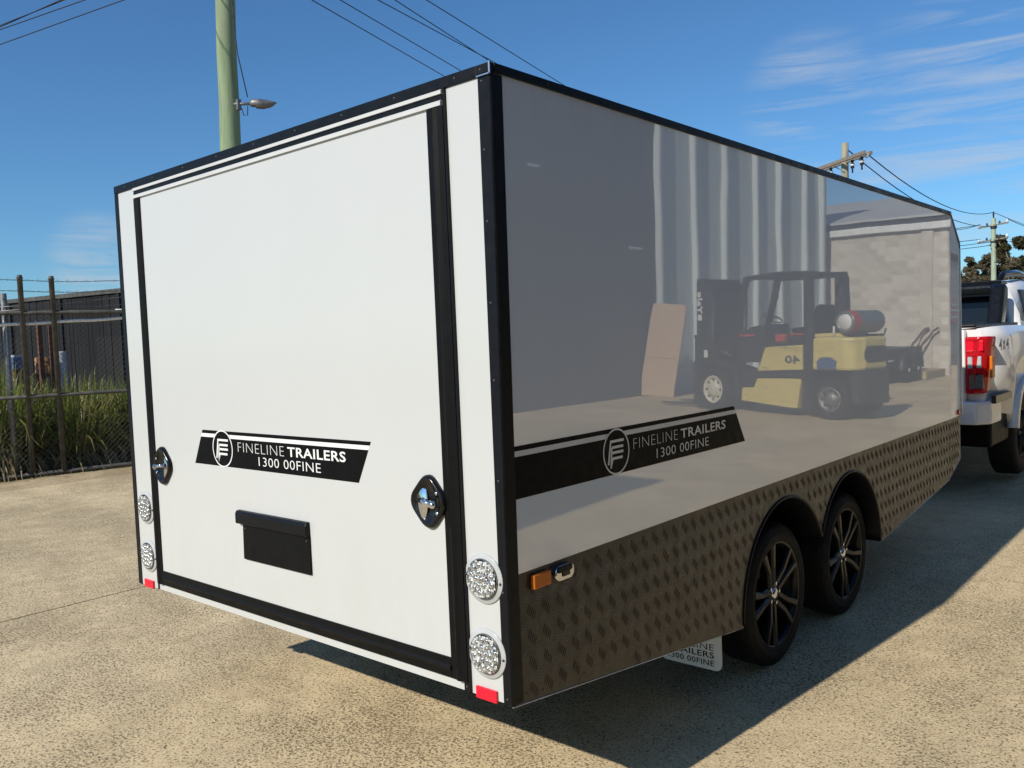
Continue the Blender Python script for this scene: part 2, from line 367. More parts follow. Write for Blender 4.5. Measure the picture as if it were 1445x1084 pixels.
for i in range(4):
    yl = ys_by[i]
    for a, b in zip(yl[:-1], yl[1:]): slab(xs[i], xs[i+1], a, b)
MB().box(-10.75, -9.792, -9, 31, G-0.12, G-0.004).obj('concrete_slab', M_conc_d, gnd, bevel=0.006)
MB().box(-9.786, 13.4, -9.0, 31.0, G-0.034, G-0.030).obj('joint_filler', M_joint, gnd)

gt = MB(); rg_ = random.Random(11)
for i in range(5200):
    r_ = rg_.random()**0.5*9; a = rg_.uniform(0.35*PI, 1.18*PI); x, y = 1.6+r_*math.cos(a), -1.8+r_*math.sin(a)
    if x < -9.7: continue
    q = rg_.uniform(0.0012, 0.0034)*(2.0 if rg_.random() < 0.03 else 1); z = G+q*0.4; tw = rg_.uniform(0, 3)
    vs = [(x+q*math.cos(tw+k*2.09), y+q*math.sin(tw+k*2.09), z-q*0.4) for k in range(3)]+[(x+q*0.3, y, z+q*0.7)]
    gt.add(vs, [(0, 1, 3), (1, 2, 3), (2, 0, 3)])
go = gt.obj('grit', pm('loose_grit', (0.30, 0.25, 0.19), 0.9, var=0.5, vs=40), kind='stuff'); go['label'] = 'loose grit scattered over the concrete yard'; go['category'] = 'grit'

# ------------------------------------------------------------------ enclosed trailer
LEAN = math.tan(math.radians(0.6)); ZP = 0.38
def sx(z): return max(0.0, (z-ZP))*LEAN
T = thing('enclosed_trailer', 'large white enclosed box trailer with black trim and chequer plate skirts', 'trailer', (0, 0, 0))
W0 = -2.3; L = 5.08; H = 1.83
prof = [(0.045, 0.36), (L-0.01, 0.36), (L-0.01, 1.615), (4.765, 1.822), (0.045, 1.822)]
MB().prism(prof, 'x', W0+0.006, -0.02).obj('body', M_white, T)
MB().box(W0, -0.001, 0.0, 0.043, 0.006, 1.826).obj('rear_wall', M_white, T)
# glossy right side panel with slanting front top corner; the nose strip turns in slightly
def sp(y, z, d=0.0):
    x = sx(z)+d-(max(0, y-4.775)*math.tan(math.radians(3.0)))
    return (x, y, z)
mb = MB()
main = [(0.02, ZP), (4.775, ZP), (4.775, 1.815), (0.02, 1.815)]; nose = [(4.775, ZP), (L, ZP), (L, 1.62), (4.775, 1.815)]
for pl in (main, nose):
    vs = [sp(*p) for p in pl]+[(sp(*p)[0]-0.018, p[0], p[1]) for p in pl]
    mb.add(vs, [(0, 1, 2, 3), (7, 6, 5, 4), (0, 4, 5, 1), (1, 5, 6, 2), (2, 6, 7, 3), (3, 7, 4, 0)])
mb.obj('side_panel', M_side, T)
# left side sheet (hidden from the photo's side)
MB().box(W0-0.004, W0+0.006, 0.045, L, 0.36, 1.60).obj('side_panel', M_white, T)
# skirts with two wheel arches
AC = [(1.93, -0.165), (2.76, -0.165)]; AR = 0.458
def arc(c, r, a0, a1, n=18): return [(c[0]+r*math.cos(a0+(a1-a0)*i/n), c[1]+r*math.sin(a0+(a1-a0)*i/n)) for i in range(n+1)]
dy = (AC[1][0]-AC[0][0])/2; av = math.acos(dy/AR)
lower = [(0.0, 0.0), (AC[0][0]-AR, -0.185)] + arc(AC[0], AR, PI-0.02, av) + arc(AC[1], AR, PI-av, 0.02)[1:] + [(AC[1][0]+AR, -0.178), (4.687, -0.046), (L, 0.065)]
# build the skirt as vertical strips so that the concave outline triangulates cleanly
def skirt_mesh(x0, x1):
    mb = MB(); pts = [p for p in lower]
    pts2 = []
    for p in pts:
        if pts2 and abs(p[0]-pts2[-1][0]) < 1e-5 and abs(p[1]-pts2[-1][1]) < 1e-5: continue
        pts2.append(p)
    ztop = ZP-0.001
    for a, b in zip(pts2[:-1], pts2[1:]):
        if b[0]-a[0] < 1e-4: continue
        mb.add([(x1, a[0], a[1]), (x1, b[0], b[1]), (x1, b[0], ztop), (x1, a[0], ztop), (x0, a[0], a[1]), (x0, b[0], b[1]), (x0, b[0], ztop), (x0, a[0], ztop)],
               [(0, 1, 2, 3), (7, 6, 5, 4), (0, 4, 5, 1), (3, 2, 6, 7)])
    mb.add([(x1, 0, 0), (x1, 0, ztop), (x0, 0, ztop), (x0, 0, 0)], [(0, 1, 2, 3)])
    mb.add([(x1, L, 0.065), (x0, L, 0.065), (x0, L, ztop), (x1, L, ztop)], [(0, 1, 2, 3)])
    return mb
def noseturn(v):
    v = Vector(v); v.x -= max(0, v.y-4.775)*math.tan(math.radians(3.0)); return v
sk = skirt_mesh(-0.004, 0.0).xf(noseturn).obj('chequer_plate', M_tread, T)
skirt_mesh(W0, W0+0.004).obj('chequer_plate', M_tread, T)
# folded bright edge along the skirt's bottom
def low_z(y):
    for a, b in zip(lower[:-1], lower[1:]):
        if a[0] <= y <= b[0] and b[0] > a[0]: return a[1]+(b[1]-a[1])*(y-a[0])/(b[0]-a[0])
    return 9
for a, b in (((0.0, 0.0), (AC[0][0]-AR, -0.185)), ((AC[1][0]+AR, -0.178), (4.687, -0.046)), ((4.687, -0.046), (L, 0.065))):
    MB().tube([noseturn((0.0005, a[0], a[1])), noseturn((0.0005, b[0], b[1]))], 0.0018, 6).obj('skirt_edge', M_alu, T)
# five-bar tread pattern, raised
tb = MB(); PY, PZ = 0.0700, 0.0780
def inside(y, z, m=0.016):
    if not (0.062 < y < L-0.03 and z < ZP-m-0.008): return False
    if z < low_z(y)+m+0.006: return False
    for c in AC:
        if math.hypot(y-c[0], z-c[1]) < AR+m+0.01: return False
    return True
for half in (0, 1):
    ang = math.radians(68) if half == 0 else math.radians(-22)
    d = Vector((math.cos(ang), math.sin(ang))); q = Vector((-d.y, d.x)); ln = 0.0165; wd = 0.0019; ht = 0.0012
    for i in range(74):
        for j in range(-4, 6):
            y = 0.03+PY*(i+0.5*half); z = 0.02+PZ*(j+0.5*half)
            if not inside(y, z): continue
            for k in range(-2, 3):
                c = Vector((y, z))+q*k*0.0092+d*k*0.0040
                e0, e1 = c-d*ln, c+d*ln; m0, m1 = c-d*ln*0.65, c+d*ln*0.65
                xx = -max(0, y-4.775)*math.tan(math.radians(3.0))
                vs = [(xx+0.0001, e0.x, e0.y), (xx+0.0001, (m0+q*wd).x, (m0+q*wd).y), (xx+0.0001, (m1+q*wd).x, (m1+q*wd).y), (xx+0.0001, e1.x, e1.y),
                      (xx+0.0001, (m1-q*wd).x, (m1-q*wd).y), (xx+0.0001, (m0-q*wd).x, (m0-q*wd).y), (xx+ht, m0.x, m0.y), (xx+ht, m1.x, m1.y)]
                tb.add(vs, [(0, 6, 1), (1, 6, 7, 2), (2, 7, 3), (3, 7, 4), (4, 7, 6, 5), (5, 6, 0)])
tb.obj('tread_bar', M_treadbar, T, kind='stuff')
# mudguards: lip ring and inner barrel for every wheel
def arch_span(i):   # angles from the outer foot round to the valley
    return (PI+0.02, av) if i == 0 else (PI-av, -0.02)
for i, c in enumerate(AC):
    a0, a1 = arch_span(i); n = 26
    for side in (0, 1):
        mb = MB(); ls = []
        for k in range(n+1):
            a = a0+(a1-a0)*k/n; cs, sn = math.cos(a), math.sin(a)
            f = (lambda x: x) if side == 0 else (lambda x: W0-x)
            ring = [(AR+0.005, 0.0), (AR+0.005, 0.006), (AR-0.003, 0.0065), (AR-0.010, 0.0), (AR-0.016, -0.30), (AR-0.010, -0.30), (AR-0.008, -0.006)]
            ls.append([(f(x), c[0]+r*cs, c[1]+r*sn) for r, x in ring])
        m = len(ls[0]); vs = [p for r_ in ls for p in r_]
        fs = [(k*m+j, k*m+(j+1) % m, (k+1)*m+(j+1) % m, (k+1)*m+j) for k in range(n) for j in range(m)]
        mb.add(vs, fs, True); mb.add(ls[0], [tuple(range(m))]); mb.add(ls[-1], [tuple(range(m))])
        mb.obj('mudguard', M_black, T)
# inner wheel-well wall and chassis
MB().box(-2.02, -0.30, 0.05, L-0.1, 0.30, 0.358).obj('floor_frame', M_steel, T)
for x in (-0.36, -2.0):
    MB().box(x, x+0.05, 1.44, 3.25, -0.10, 0.30).obj('chassis_rail', M_steel, T)
    MB().box(x-0.0, x+0.06, 0.06, L+1.0 if False else L, 0.20, 0.299).obj('chassis_rail', M_steel, T)
ax = MB()
for c in AC: ax.tube([(-2.15, c[0], -0.185), (-0.15, c[0], -0.185)], 0.035, 10)
ax.obj('axle', M_steel, T)
dbm = MB(); dbm.tube([(-0.45, L-0.4, 0.08), (-1.15, L+1.15, 0.0)], 0.045, 8); dbm.tube([(-1.85, L-0.4, 0.08), (-1.15, L+1.15, 0.0)], 0.045, 8)
dbm.tube([(-1.15, L+1.05, 0.0), (-1.15, L+1.40, -0.02)], 0.055, 10); dbm.obj('drawbar', M_steel, T)
# wheels
def build_wheel(parent, c, sgn, R_=0.330, w=0.20, turn=0.0):
    """outer face towards +x*sgn, centre of the outer rim face at c"""
    wroot = None
    ty = [(0.238, -0.012), (0.246, 0.002), (0.254, 0.0055), (0.258, 0.0035), (0.272, 0.009), (0.288, 0.0085), (0.290, 0.006), (0.300, 0.003), (0.316, -0.008), (0.3235, -0.026), (0.325, -0.05), (0.325, -w+0.05), (0.321, -w+0.02), (0.30, -w), (0.24, -w-0.005), (0.238, -w+0.01), (0.238, -0.012)]
    tm = MB().lathe([(r*R_/0.325, h) for r, h in ty], c, (sgn, 0, 0), 64)
    # shoulder blocks
    wroot = tm.obj('wheel', M_tyre, parent)
    blk = MB()
    for k in range(64):
        a = 2*PI*k/64
        for rr, h0, h1, aw in ((R_+0.001, -0.032, -0.075, 0.035), (R_+0.001, -0.085, -0.12, 0.035), (R_-0.0085, -0.010, -0.024, 0.03)):
            vs = []
            for da in (-aw, aw):
                for hh in (h0, h1):
                    for r2 in (rr-0.008, rr+0.003):
                        vs.append((c[0]+sgn*hh, c[1]+r2*math.cos(a+da), c[2]+r2*math.sin(a+da)))
            blk.add(vs, [(0, 1, 3, 2), (4, 6, 7, 5), (0, 4, 5, 1), (2, 3, 7, 6), (1, 5, 7, 3)])
    blk.obj('tyre_tread', M_tyre, wroot, kind='stuff')
    rim = MB().lathe([(0.243, -0.155), (0.246, -0.02), (0.250, -0.003), (0.246, 0.001), (0.236, -0.004), (0.231, -0.03), (0.216, -0.12), (0.06, -0.125), (0.0, -0.125)], c, (sgn, 0, 0), 48)
    rim.obj('rim', M_wheel, wroot)
    spk = MB()
    for k in range(5):
        for off in (-1, 1):
            a = turn+2*PI*k/5
            d = Vector((0, math.cos(a), math.sin(a))); q = Vector((0, -math.sin(a), math.cos(a)))*off
            X = Vector((sgn, 0, 0)); cc = Vector(c)
            p0 = cc+d*0.045+q*0.020-X*0.026; p1 = cc+d*0.13+q*0.025-X*0.014; p2 = cc+d*0.236+q*0.050-X*0.008
            rr = []
            for p, wd, th in ((p0, 0.019, 0.05), (p1, 0.0165, 0.035), (p2, 0.022, 0.03)):
                rr.append([p-q*wd, p-q*wd*0.55+X*0.009, p+q*wd*0.55+X*0.009, p+q*wd, p+q*wd-X*th, p-q*wd-X*th])
            vs = [v for r_ in rr for v in r_]; fs = []
            for i in range(2):
                for j in range(6): fs.append((i*6+j, i*6+(j+1) % 6, (i+1)*6+(j+1) % 6, (i+1)*6+j))
            spk.add(vs, fs)
    spk.lathe([(0.0, -0.018), (0.05, -0.019), (0.062, -0.028), (0.066, -0.09)], c, (sgn, 0, 0), 24)
    spk.obj('spoke', M_wheel, wroot, bevel=0.0)
    nut = MB()
    for k in range(5):
        a = turn+2*PI*(k+0.5)/5; nut.lathe([(0.0, -0.012), (0.009, -0.013), (0.0095, -0.03)], (c[0], c[1]+0.048*math.cos(a), c[2]+0.048*math.sin(a)), (sgn, 0, 0), 6, False)
    nut.obj('wheel_nut', M_chrome, wroot, kind='stuff')
    MB().lathe([(0.0, -0.006), (0.018, -0.007), (0.027, -0.011), (0.03, -0.017), (0.03, -0.03)], c, (sgn, 0, 0), 24).obj('hub_cap', M_chrome, wroot)
    return wroot
for c, tn in ((AC[0], 0.32), (AC[1], 0.55)):
    yw = 1.972 if c is AC[0] else 2.862
    build_wheel(T, (-0.068, yw, -0.180), 1, turn=tn+PI/2)
    build_wheel(T, (W0+0.068, yw, -0.180), -1, turn=tn)
# mud flap behind the rear wheel
def flap(x, z): return (x, 1.435, z)
def rrect(x0, x1, z0, z1, r, n=5, corners=(1, 1, 1, 1)):
    out = []
    for (cx, cz, a0), on in zip(((x1-r, z1-r, 0), (x0+r, z1-r, PI/2), (x0+r, z0+r, PI), (x1-r, z0+r, 1.5*PI)), corners):
        if on: out += [(cx+r*math.cos(a0+PI/2*k/n), cz+r*math.sin(a0+PI/2*k/n)) for k in range(n+1)]
        else: out.append((cx+r*(1 if math.cos(a0+0.7) > 0 else -1), cz+r*(1 if math.sin(a0+0.7) > 0 else -1)))
    return out
for dx in (0, W0+0.45):
    fl = MB().prism(rrect(-0.385+dx, -0.088+dx, -0.385, 0.15, 0.03), 'y', 1.437, 1.443).obj('mud_flap', M_flapw, T)
    for txt, zz, ww, hh, off in (('FINELINE', -0.300, 0.225, 0.027, -0.004), ('TRAILERS', -0.334, 0.225, 0.027, 0.014), ('1300 00FINE', -0.368, 0.225, 0.025, 0.010)):
        lettering('lettering', txt, ww, hh, lambda x, z: (-0.348+dx+x, 1.4362, zz+z), M_vinyl, fl, off)
# rear corner trims, top trims
def side_trim(y0, y1, z0, z1, th=0.003):
    mb = MB(); zs = [z for z in (z0, ZP, z1) if z0 <= z <= z1]
    for a, b in zip(zs[:-1], zs[1:]):
        vs = [(sx(z)+t, yy, z) for z in (a, b) for yy in (y0, y1) for t in (-0.016, th)]
        mb.add(vs, [(0, 1, 3, 2), (4, 6, 7, 5), (0, 4, 5, 1), (2, 3, 7, 6), (1, 5, 7, 3), (0, 2, 6, 4)])
    return mb
def corner_trim():
    mb = MB(); t = 0.003
    for a, b in ((0.004, ZP), (ZP, 1.806)):
        vs = []
        for z in (a, b):
            e = sx(z)+t
            vs += [(-0.031, -t, z), (e-0.004, -t, z), (e, 0.004-t, z), (e, 0.046, z), (e-0.012, 0.046, z), (e-0.012, 0.0005, z), (-0.031, 0.0005, z)]
        n = 7
        mb.add(vs, [tuple(range(n))[::-1], tuple(range(n, 2*n))]+[(i, (i+1) % n, (i+1) % n+n, i+n) for i in range(n)])
    return mb
corner_trim().obj('corner_trim', M_black, T)
MB().box(W0-0.006, W0+0.022, -0.003, 0.0005, 0.004, 1.802).box(W0-0.010, W0-0.0045, -0.003, 0.046, 0.004, 1.802).obj('corner_trim', M_black, T)
# roof edge
e = sx(1.83)
MB().box(W0-0.008, -0.034, -0.006, 0.05, 1.803, 1.836).obj('roof_trim', M_black, T, bevel=0.002)
MB().box(e-0.03, e+0.006, 0.012, 4.775, 1.809, 1.836).obj('roof_trim', M_black, T, bevel=0.002)
mb = MB().prism([(4.7755, 1.809), (4.7755, 1.836), (L+0.006, 1.640), (L+0.006, 1.60), (L-0.012, 1.60), (L-0.012, 1.618)], 'x', e-0.03, e+0.002); mb.xf(noseturn); mb.obj('roof_trim', M_black, T)
MB().box(W0-0.006, e-0.031, 0.051, 4.775, 1.8225, 1.833).obj('roof', M_white, T)
mb = MB().prism([(L-0.009, 0.38), (L+0.006, 0.38), (L+0.006, 1.599), (L-0.009, 1.599)], 'x', -0.02, 0.019).xf(noseturn); mb.obj('nose_trim', M_alu, T)
# bright corner cap
MB().box(-0.0335, e+0.004, -0.0075, 0.0115, 1.8065, 1.8355).obj('corner_cap', M_black, T, bevel=0.003)
MB().box(e+0.0005, e+0.0062, -0.0085, -0.0065, 1.803, 1.8375).box(-0.031, e+0.004, -0.0085, -0.0065, 1.8025, 1.8062).obj('cap_edge', M_alu, T)
# rivets
rv = MB().lathe([(0.0, 0.0018), (0.0028, 0.0013), (0.004, 0.0)], (0, 0, 0), (0, -1, 0), 8).mesh('rivet', M_rivet)
rvs = MB().lathe([(0.0, 0.0018), (0.0028, 0.0013), (0.004, 0.0)], (0, 0, 0), (1, 0, 0), 8).mesh('rivet', M_rivet)
for z in [0.02, 0.335, 0.66, 0.95, 1.17, 1.40, 1.60, 1.79]: mk('rivet', rv, T, (-0.0175, -0.003, z))
for k in range(9): mk('rivet', rv, T, (-2.2+0.26*k, -0.006, 1.8205))
mk('rivet', rv, T, (-0.0175, -0.0075, 1.8205))
for k in range(16): mk('rivet', rvs, T, (e+0.006, 0.25+0.295*k, 1.8235))
for p in ((0.065, 0.02), (0.14, 0.005), (0.35, -0.01), (1.2, -0.12), (1.3, 0.33), (1.7, 0.345), (2.1, 0.345), (2.5, 0.345), (3.3, 0.3), (3.35, -0.1)):
    mk('rivet', rvs, T, (0.0, p[0], p[1]))
# door
D = MB().box(-2.056, -0.236, -0.007, 0.0, 0.100, 1.756).obj('rear_door', M_white, T)
fr = MB()
def fstrip(x0, x1, z0, z1, vert):
    if vert:
        xm = (x0+x1)/2
        fr.prism([(x0, -0.001), (x0, -0.011), (xm-0.012, -0.013), (xm, -0.019), (xm+0.012, -0.013), (x1, -0.011), (x1, -0.001)], 'z', z0, z1)
    else:
        zm = (z0+z1)/2
        v = MB().prism([(-0.001, z0), (-0.011, z0), (-0.013, zm-0.01), (-0.018, zm), (-0.013, zm+0.01), (-0.011, z1), (-0.001, z1)], 'x', x0, x1); fr.add(v.v, v.f)
fstrip(-2.113, -2.0565, 0.0375, 1.752, True); fstrip(-0.2355, -0.168, 0.0375, 1.752, True); fstrip(-2.0560, -0.2360, 0.0375, 0.0995, False)
fr.obj('door_frame', M_rubber, T)
MB().box(-0.190, -0.1675, -0.004, 0.0, 0.006, 0.037).obj('frame_foot', M_black, T)
MB().box(-0.1672, -0.160, -0.009, 0.0, 0.006, 1.802).obj('edge_strip', M_black, T)
MB().box(-2.119, -2.1135, -0.006, 0.0, 0.006, 1.75).obj('edge_strip', M_black, T)
mk('rivet', rv, T, (-0.18, -0.004, 0.02))
# rails above the door
ra = MB()
for z0, z1, pr in ((1.7885, 1.8015, 0.011), (1.7545, 1.7700, 0.015)):
    ra = MB().prism([(-0.001, z0), (-pr, z0), (-pr, z1-0.004), (-pr+0.004, z1), (-0.001, z1)], 'x', -2.120, -0.172); ra.obj('rain_rail', M_gutter, T)
MB().box(-2.118, -0.174, -0.006, -0.0005, 1.7703, 1.7882).obj('rail_channel', M_black, T)
# decals
def decal(place, par, xl_t, xl_b, xr_t, xr_b, zt, zb, lx, circ):
    hgt = zt-zb; 
    def xl(z): return xl_b+(xl_t-xl_b)*(z-zb)/hgt
    def xr(z): return xr_b+(xr_t-xr_b)*(z-zb)/hgt
    z1 = zb+hgt*0.905; z2 = zb+hgt*0.80
    mb = MB()
    for a, b in ((zb, z2), (z1, zt)):
        mb.add([place(xl(a), a, 0), place(xr(a), a, 0), place(xr(b), b, 0), place(xl(b), b, 0)], [(0, 1, 2, 3)])
    d = mb.obj('decal_band', M_vinyl, par)
    MB().add([place(xl(z2)+0.0, z2, 0), place(xr(z2), z2, 0), place(xr(z1), z1, 0), place(xl(z1), z1, 0)], [(0, 1, 2, 3)]).obj('pinstripe', M_vinylw, d)
    n = 40; cx, cz, r = circ
    disc = MB(); disc.add([place(cx+r*math.cos(2*PI*k/n), cz+r*math.sin(2*PI*k/n), 1) for k in range(n)], [tuple(range(n))]); disc.obj('emblem_disc', M_vinyl, d)
    ring = MB(); ri = r*0.925
    ring.add([place(cx+q*math.cos(2*PI*k/n), cz+q*math.sin(2*PI*k/n), 2) for q in (r, ri) for k in range(n)], [(k, (k+1) % n, n+(k+1) % n, n+k) for k in range(n)]); ring.obj('emblem_ring', M_vinylw, d)
    def E(x, z): return (cx+x*r, cz+z*r)
    P2 = lambda x, z: place(x, z, 2)
    em = MB()
    for path in ([E(-0.62, -0.52), E(-0.42, 0.46), E(0.58, 0.46)], [E(-0.33, 0.20), E(0.53, 0.20)], [E(-0.36, -0.03), E(0.53, -0.03)], [E(-0.45, -0.68), E(-0.29, -0.28), E(0.46, -0.28)]):
        s_ = strip(path, 0.115*r, P2); em.add(s_.v, s_.f)
    s_ = strip([E(-0.45, -0.68), E(-0.34, 0.20)], 0.10*r, P2); em.add(s_.v, s_.f)
    em.obj('emblem_letter', M_vinylw, d)
    x0, x1, x2, xn0, xn1 = lx
    lettering('lettering', 'FINELINE', x1-x0, 0.036, lambda x, z: place(x0+x, zb+hgt*0.46+z, 2), M_vinylw, d, -0.026)
    lettering('lettering', 'TRAILERS', x2-x1-0.022, 0.036, lambda x, z: place(x1+0.022+x, zb+hgt*0.46+z, 2), M_vinylw, d, 0.018)
    lettering('lettering', '1300 00FINE', xn1-xn0, 0.034, lambda x, z: place(xn0+x, zb+hgt*0.13+z, 2), M_vinylw, d, -0.008)
decal(lambda x, z, k: (x, -0.0076-0.0006*k, z), D, -1.643, -1.717, -0.57, -0.643, 0.749, 0.607, (-1.379, -1.068, -0.706, -1.238, -0.849), (-1.493, 0.678, 0.075))
decal(lambda y, z, k: (sx(z)+0.0008+0.0006*k, y, z), T, 0.0465, 0.0465, 1.431, 1.527, 0.755, 0.600, (0.672, 0.972, 1.352, 0.822, 1.209), (0.568, 0.676, 0.078))
# door latches: black dished plate with chrome T handle
for xc, zc, s in ((-0.297, 0.577, 1), (-1.990, 0.578, -1)):
    out = []
    for k in range(36):
        a = 2*PI*k/36; rr = 0.074*(1+0.07*math.cos(4*(a-PI/4)+PI)+0.0); 
        out.append((xc+s*0.0+rr*math.cos(a)*(1.0 if s*math.cos(a) < 0 else 0.93), zc+rr*1.06*math.sin(a)))
    n = len(out)
    def ringp(f, y): return [(xc+(p[0]-xc)*f, y, zc+(p[1]-zc)*f) for p in out]
    mb = MB(); rings = [ringp(1, -0.0072), ringp(1, -0.016), ringp(0.93, -0.024), ringp(0.84, -0.026), ringp(0.75, -0.019), ringp(0.4, -0.010)]
    vs = [p for r_ in rings for p in r_]; fs = [(i*n+k, i*n+(k+1) % n, (i+1)*n+(k+1) % n, (i+1)*n+k) for i in range(5) for k in range(n)]
    mb.add(vs, fs, True); mb.add(rings[-1], [tuple(range(n))])
    lt = mb.obj('door_latch', M_gblack, T)
    MB().lathe([(0.0, 0.005), (0.027, 0.004), (0.033, 0.0)], (xc-s*0.032, -0.014, zc), (0, -1, 0), 20).xf(lambda v: Vector((xc-s*0.032+(v.x-(xc-s*0.032))*0.80, v.y-(zc+0.05-v.z)*0.10+0.004, zc-0.004+(v.z-zc)*1.75))).obj('handle_plate', M_chrome, lt)
    MB().tube([(xc-s*0.030, -0.024, zc+0.004), (xc-s*0.005, -0.033, zc+0.002), (xc+s*0.030, -0.030, zc-0.004)], [0.009, 0.0075, 0.013], 12).sphere((xc+s*0.032, -0.030, zc-0.004), 0.0135, 6).obj('turn_handle', M_chrome, lt)
    for dz in (0.03, -0.032): MB().lathe([(0.0, 0.002), (0.005, 0.001), (0.006, 0.0)], (xc+s*0.04, -0.0235, zc+dz), (0, -1, 0), 10).obj('latch_screw', M_chrome, lt)
# number plate holder and lamp hood
ph = MB().box(-1.368, -0.932, -0.014, -0.008, 0.252, 0.392)
ph = MB(); nseg = 2
vs = []
for k in range(nseg+1):
    x = -1.368+0.436*k/nseg; bow = 0.0
    vs += [(x, -0.013, 0.3905), (x, -0.016-bow, 0.252), (x, -0.009-bow, 0.252), (x, -0.0085, 0.3905)]
for k in range(nseg):
    for j in range(4): ph.f.append((k*4+j, k*4+(j+1) % 4, k*4+4+(j+1) % 4, k*4+4+j)); ph.smooth.append(False)
ph.v = vs; ph.f += [(0, 1, 2, 3), (nseg*4+3, nseg*4+2, nseg*4+1, nseg*4)]; ph.smooth += [False, False]
pho = ph.obj('number_plate_board', M_rubber, T)
MB().prism([(-0.0075, 0.391), (-0.026, 0.391), (-0.028, 0.394), (-0.028, 0.430), (-0.022, 0.441), (-0.0075, 0.443)], 'x', -1.397, -0.934).obj('lamp_hood', M_black, pho, bevel=0.002)
for x in (-1.352, -0.95): mk('screw', rv, pho, (x, -0.0145, 0.372))
# four round lamps
M_clear_flange = lens('frosted_flange', (0.50, 0.51, 0.51), 0.2, 0.05)
M_led2 = pm('silvered_facet', (0.85, 0.85, 0.83), 0.10, 1.0, var=0.25, vs=120, rv=0.05)
M_palef = pm('pale_glint_facet', (0.62, 0.62, 0.60), 0.15, 0.0, var=0.2, vs=150)
def round_lamp(xc, zc):
    root = MB().lathe([(0.0755, 0.0), (0.0752, 0.0035), (0.0735, 0.0048), (0.063, 0.0058), (0.0605, 0.008), (0.060, 0.002)], (xc, -0.0003, zc), (0, -1, 0), 40).obj('tail_light', M_clear_flange, T)
    MB().lathe([(0.0, 0.0045), (0.0595, 0.0045)], (xc, 0, zc), (0, -1, 0), 32).obj('lamp_back', M_leddark, root)
    rl = random.Random(int((xc*7+zc*13)*1000))
    facets = MB(); darks = MB(); pale = MB(); n = 20; st = 0.120/n     # pressed prism pattern; pale and dark facets put the sparkle into colour
    for i in range(n):
        for j in range(n):
            x, z = (i+0.5)*st-0.060, (j+0.5)*st-0.060; rr = math.hypot(x, z)
            if rr > 0.0565: continue
            h = 0.011+0.006*math.sqrt(max(0, 1-(rr/0.062)**2)); q = st*0.5; ax, az = rl.gauss(0, st*0.22), rl.gauss(0, st*0.22); hp = h+rl.uniform(0.0008, 0.0034)
            ro = rl.random(); mb_ = darks if ro < 0.12 else (facets if ro < 0.5 else pale)
            mb_.add([(xc+x-q, -h, zc+z-q), (xc+x+q, -h, zc+z-q), (xc+x+q, -h, zc+z+q), (xc+x-q, -h, zc+z+q), (xc+x+ax, -hp, zc+z+az)], [(0, 1, 4), (1, 2, 4), (2, 3, 4), (3, 0, 4)])
    facets.obj('lens_facet', M_led2, root, kind='stuff'); darks.obj('lens_shadow_facet', M_leddark, root, kind='stuff'); pale.obj('lens_glint_facet', M_palef, root, kind='stuff')
    rg = MB(); n = 36
    rg.lathe([(0.0575, 0.0105), (0.0590, 0.0135), (0.0605, 0.0105), (0.0608, 0.008)], (xc, 0, zc), (0, -1, 0), 36); rg.obj('lens_ring', M_leddark, root)
    cups = MB(); eyes = MB()
    for k in range(19):
        px_, pz = (0, 0) if k == 0 else ((0.021*math.cos(k*PI/3), 0.021*math.sin(k*PI/3)) if k < 7 else (0.042*math.cos((k-7)*PI/6+0.26), 0.042*math.sin((k-7)*PI/6+0.26)))
        h0 = 0.0125+0.006*math.sqrt(max(0, 1-(math.hypot(px_, pz)/0.062)**2))
        cups.lathe([(0.0032, h0), (0.0066, h0+0.0022), (0.0080, h0+0.0005)], (xc+px_, 0, zc+pz), (0, -1, 0), 12)
        eyes.lathe([(0.0, h0+0.0012), (0.0030, h0+0.0002)], (xc+px_, 0, zc+pz), (0, -1, 0), 8)
    eyes.obj('led_eye', M_leddark, root, kind='stuff')
    cups.obj('led_cup', M_led, root, kind='stuff')
    for sgn in (-1, 1):
        MB().lathe([(0.0, 0.0100), (0.003, 0.0095), (0.0042, 0.006)], (xc+sgn*0.0675, 0, zc-0.006*sgn), (0, -1, 0), 10).obj('lamp_screw', M_rivet, root)

for p in ((-0.0905, 0.366), (-0.0905, 0.142), (-2.193, 0.371), (-2.193, 0.149)): round_lamp(*p)
for x0 in (-0.138, -2.244): MB().box(x0, x0+0.083, -0.009, -0.0005, 0.000, 0.036).obj('reflector', M_redrefl, T, bevel=0.002)
# side marker, compression latch, front marker
MB().box(0.0005, 0.016, 0.101, 0.183, 0.322, 0.366).obj('side_marker', M_orange, T, bevel=0.004)
lb = MB(); o = rrect(0.208, 0.302, 0.318, 0.364, 0.021, 6); lb.prism(o, 'x', 0.0, 0.014); lbo = lb.obj('latch_body', M_chrome, T, bevel=0.004)
MB().box(0.0142, 0.0175, 0.238, 0.275, 0.330, 0.350).obj('latch_key', M_gblack, lbo, bevel=0.002)
MB().prism(rrect(0.2095, 0.285, 0.345, 0.3655, 0.009, 4), 'x', 0.0143, 0.02).obj('latch_lever', M_black, lbo, bevel=0.002)
MB().box(-0.02, 0.012, 4.98, 5.03, 0.39, 0.425).xf(noseturn).obj('front_marker', M_redlens, T, bevel=0.004)

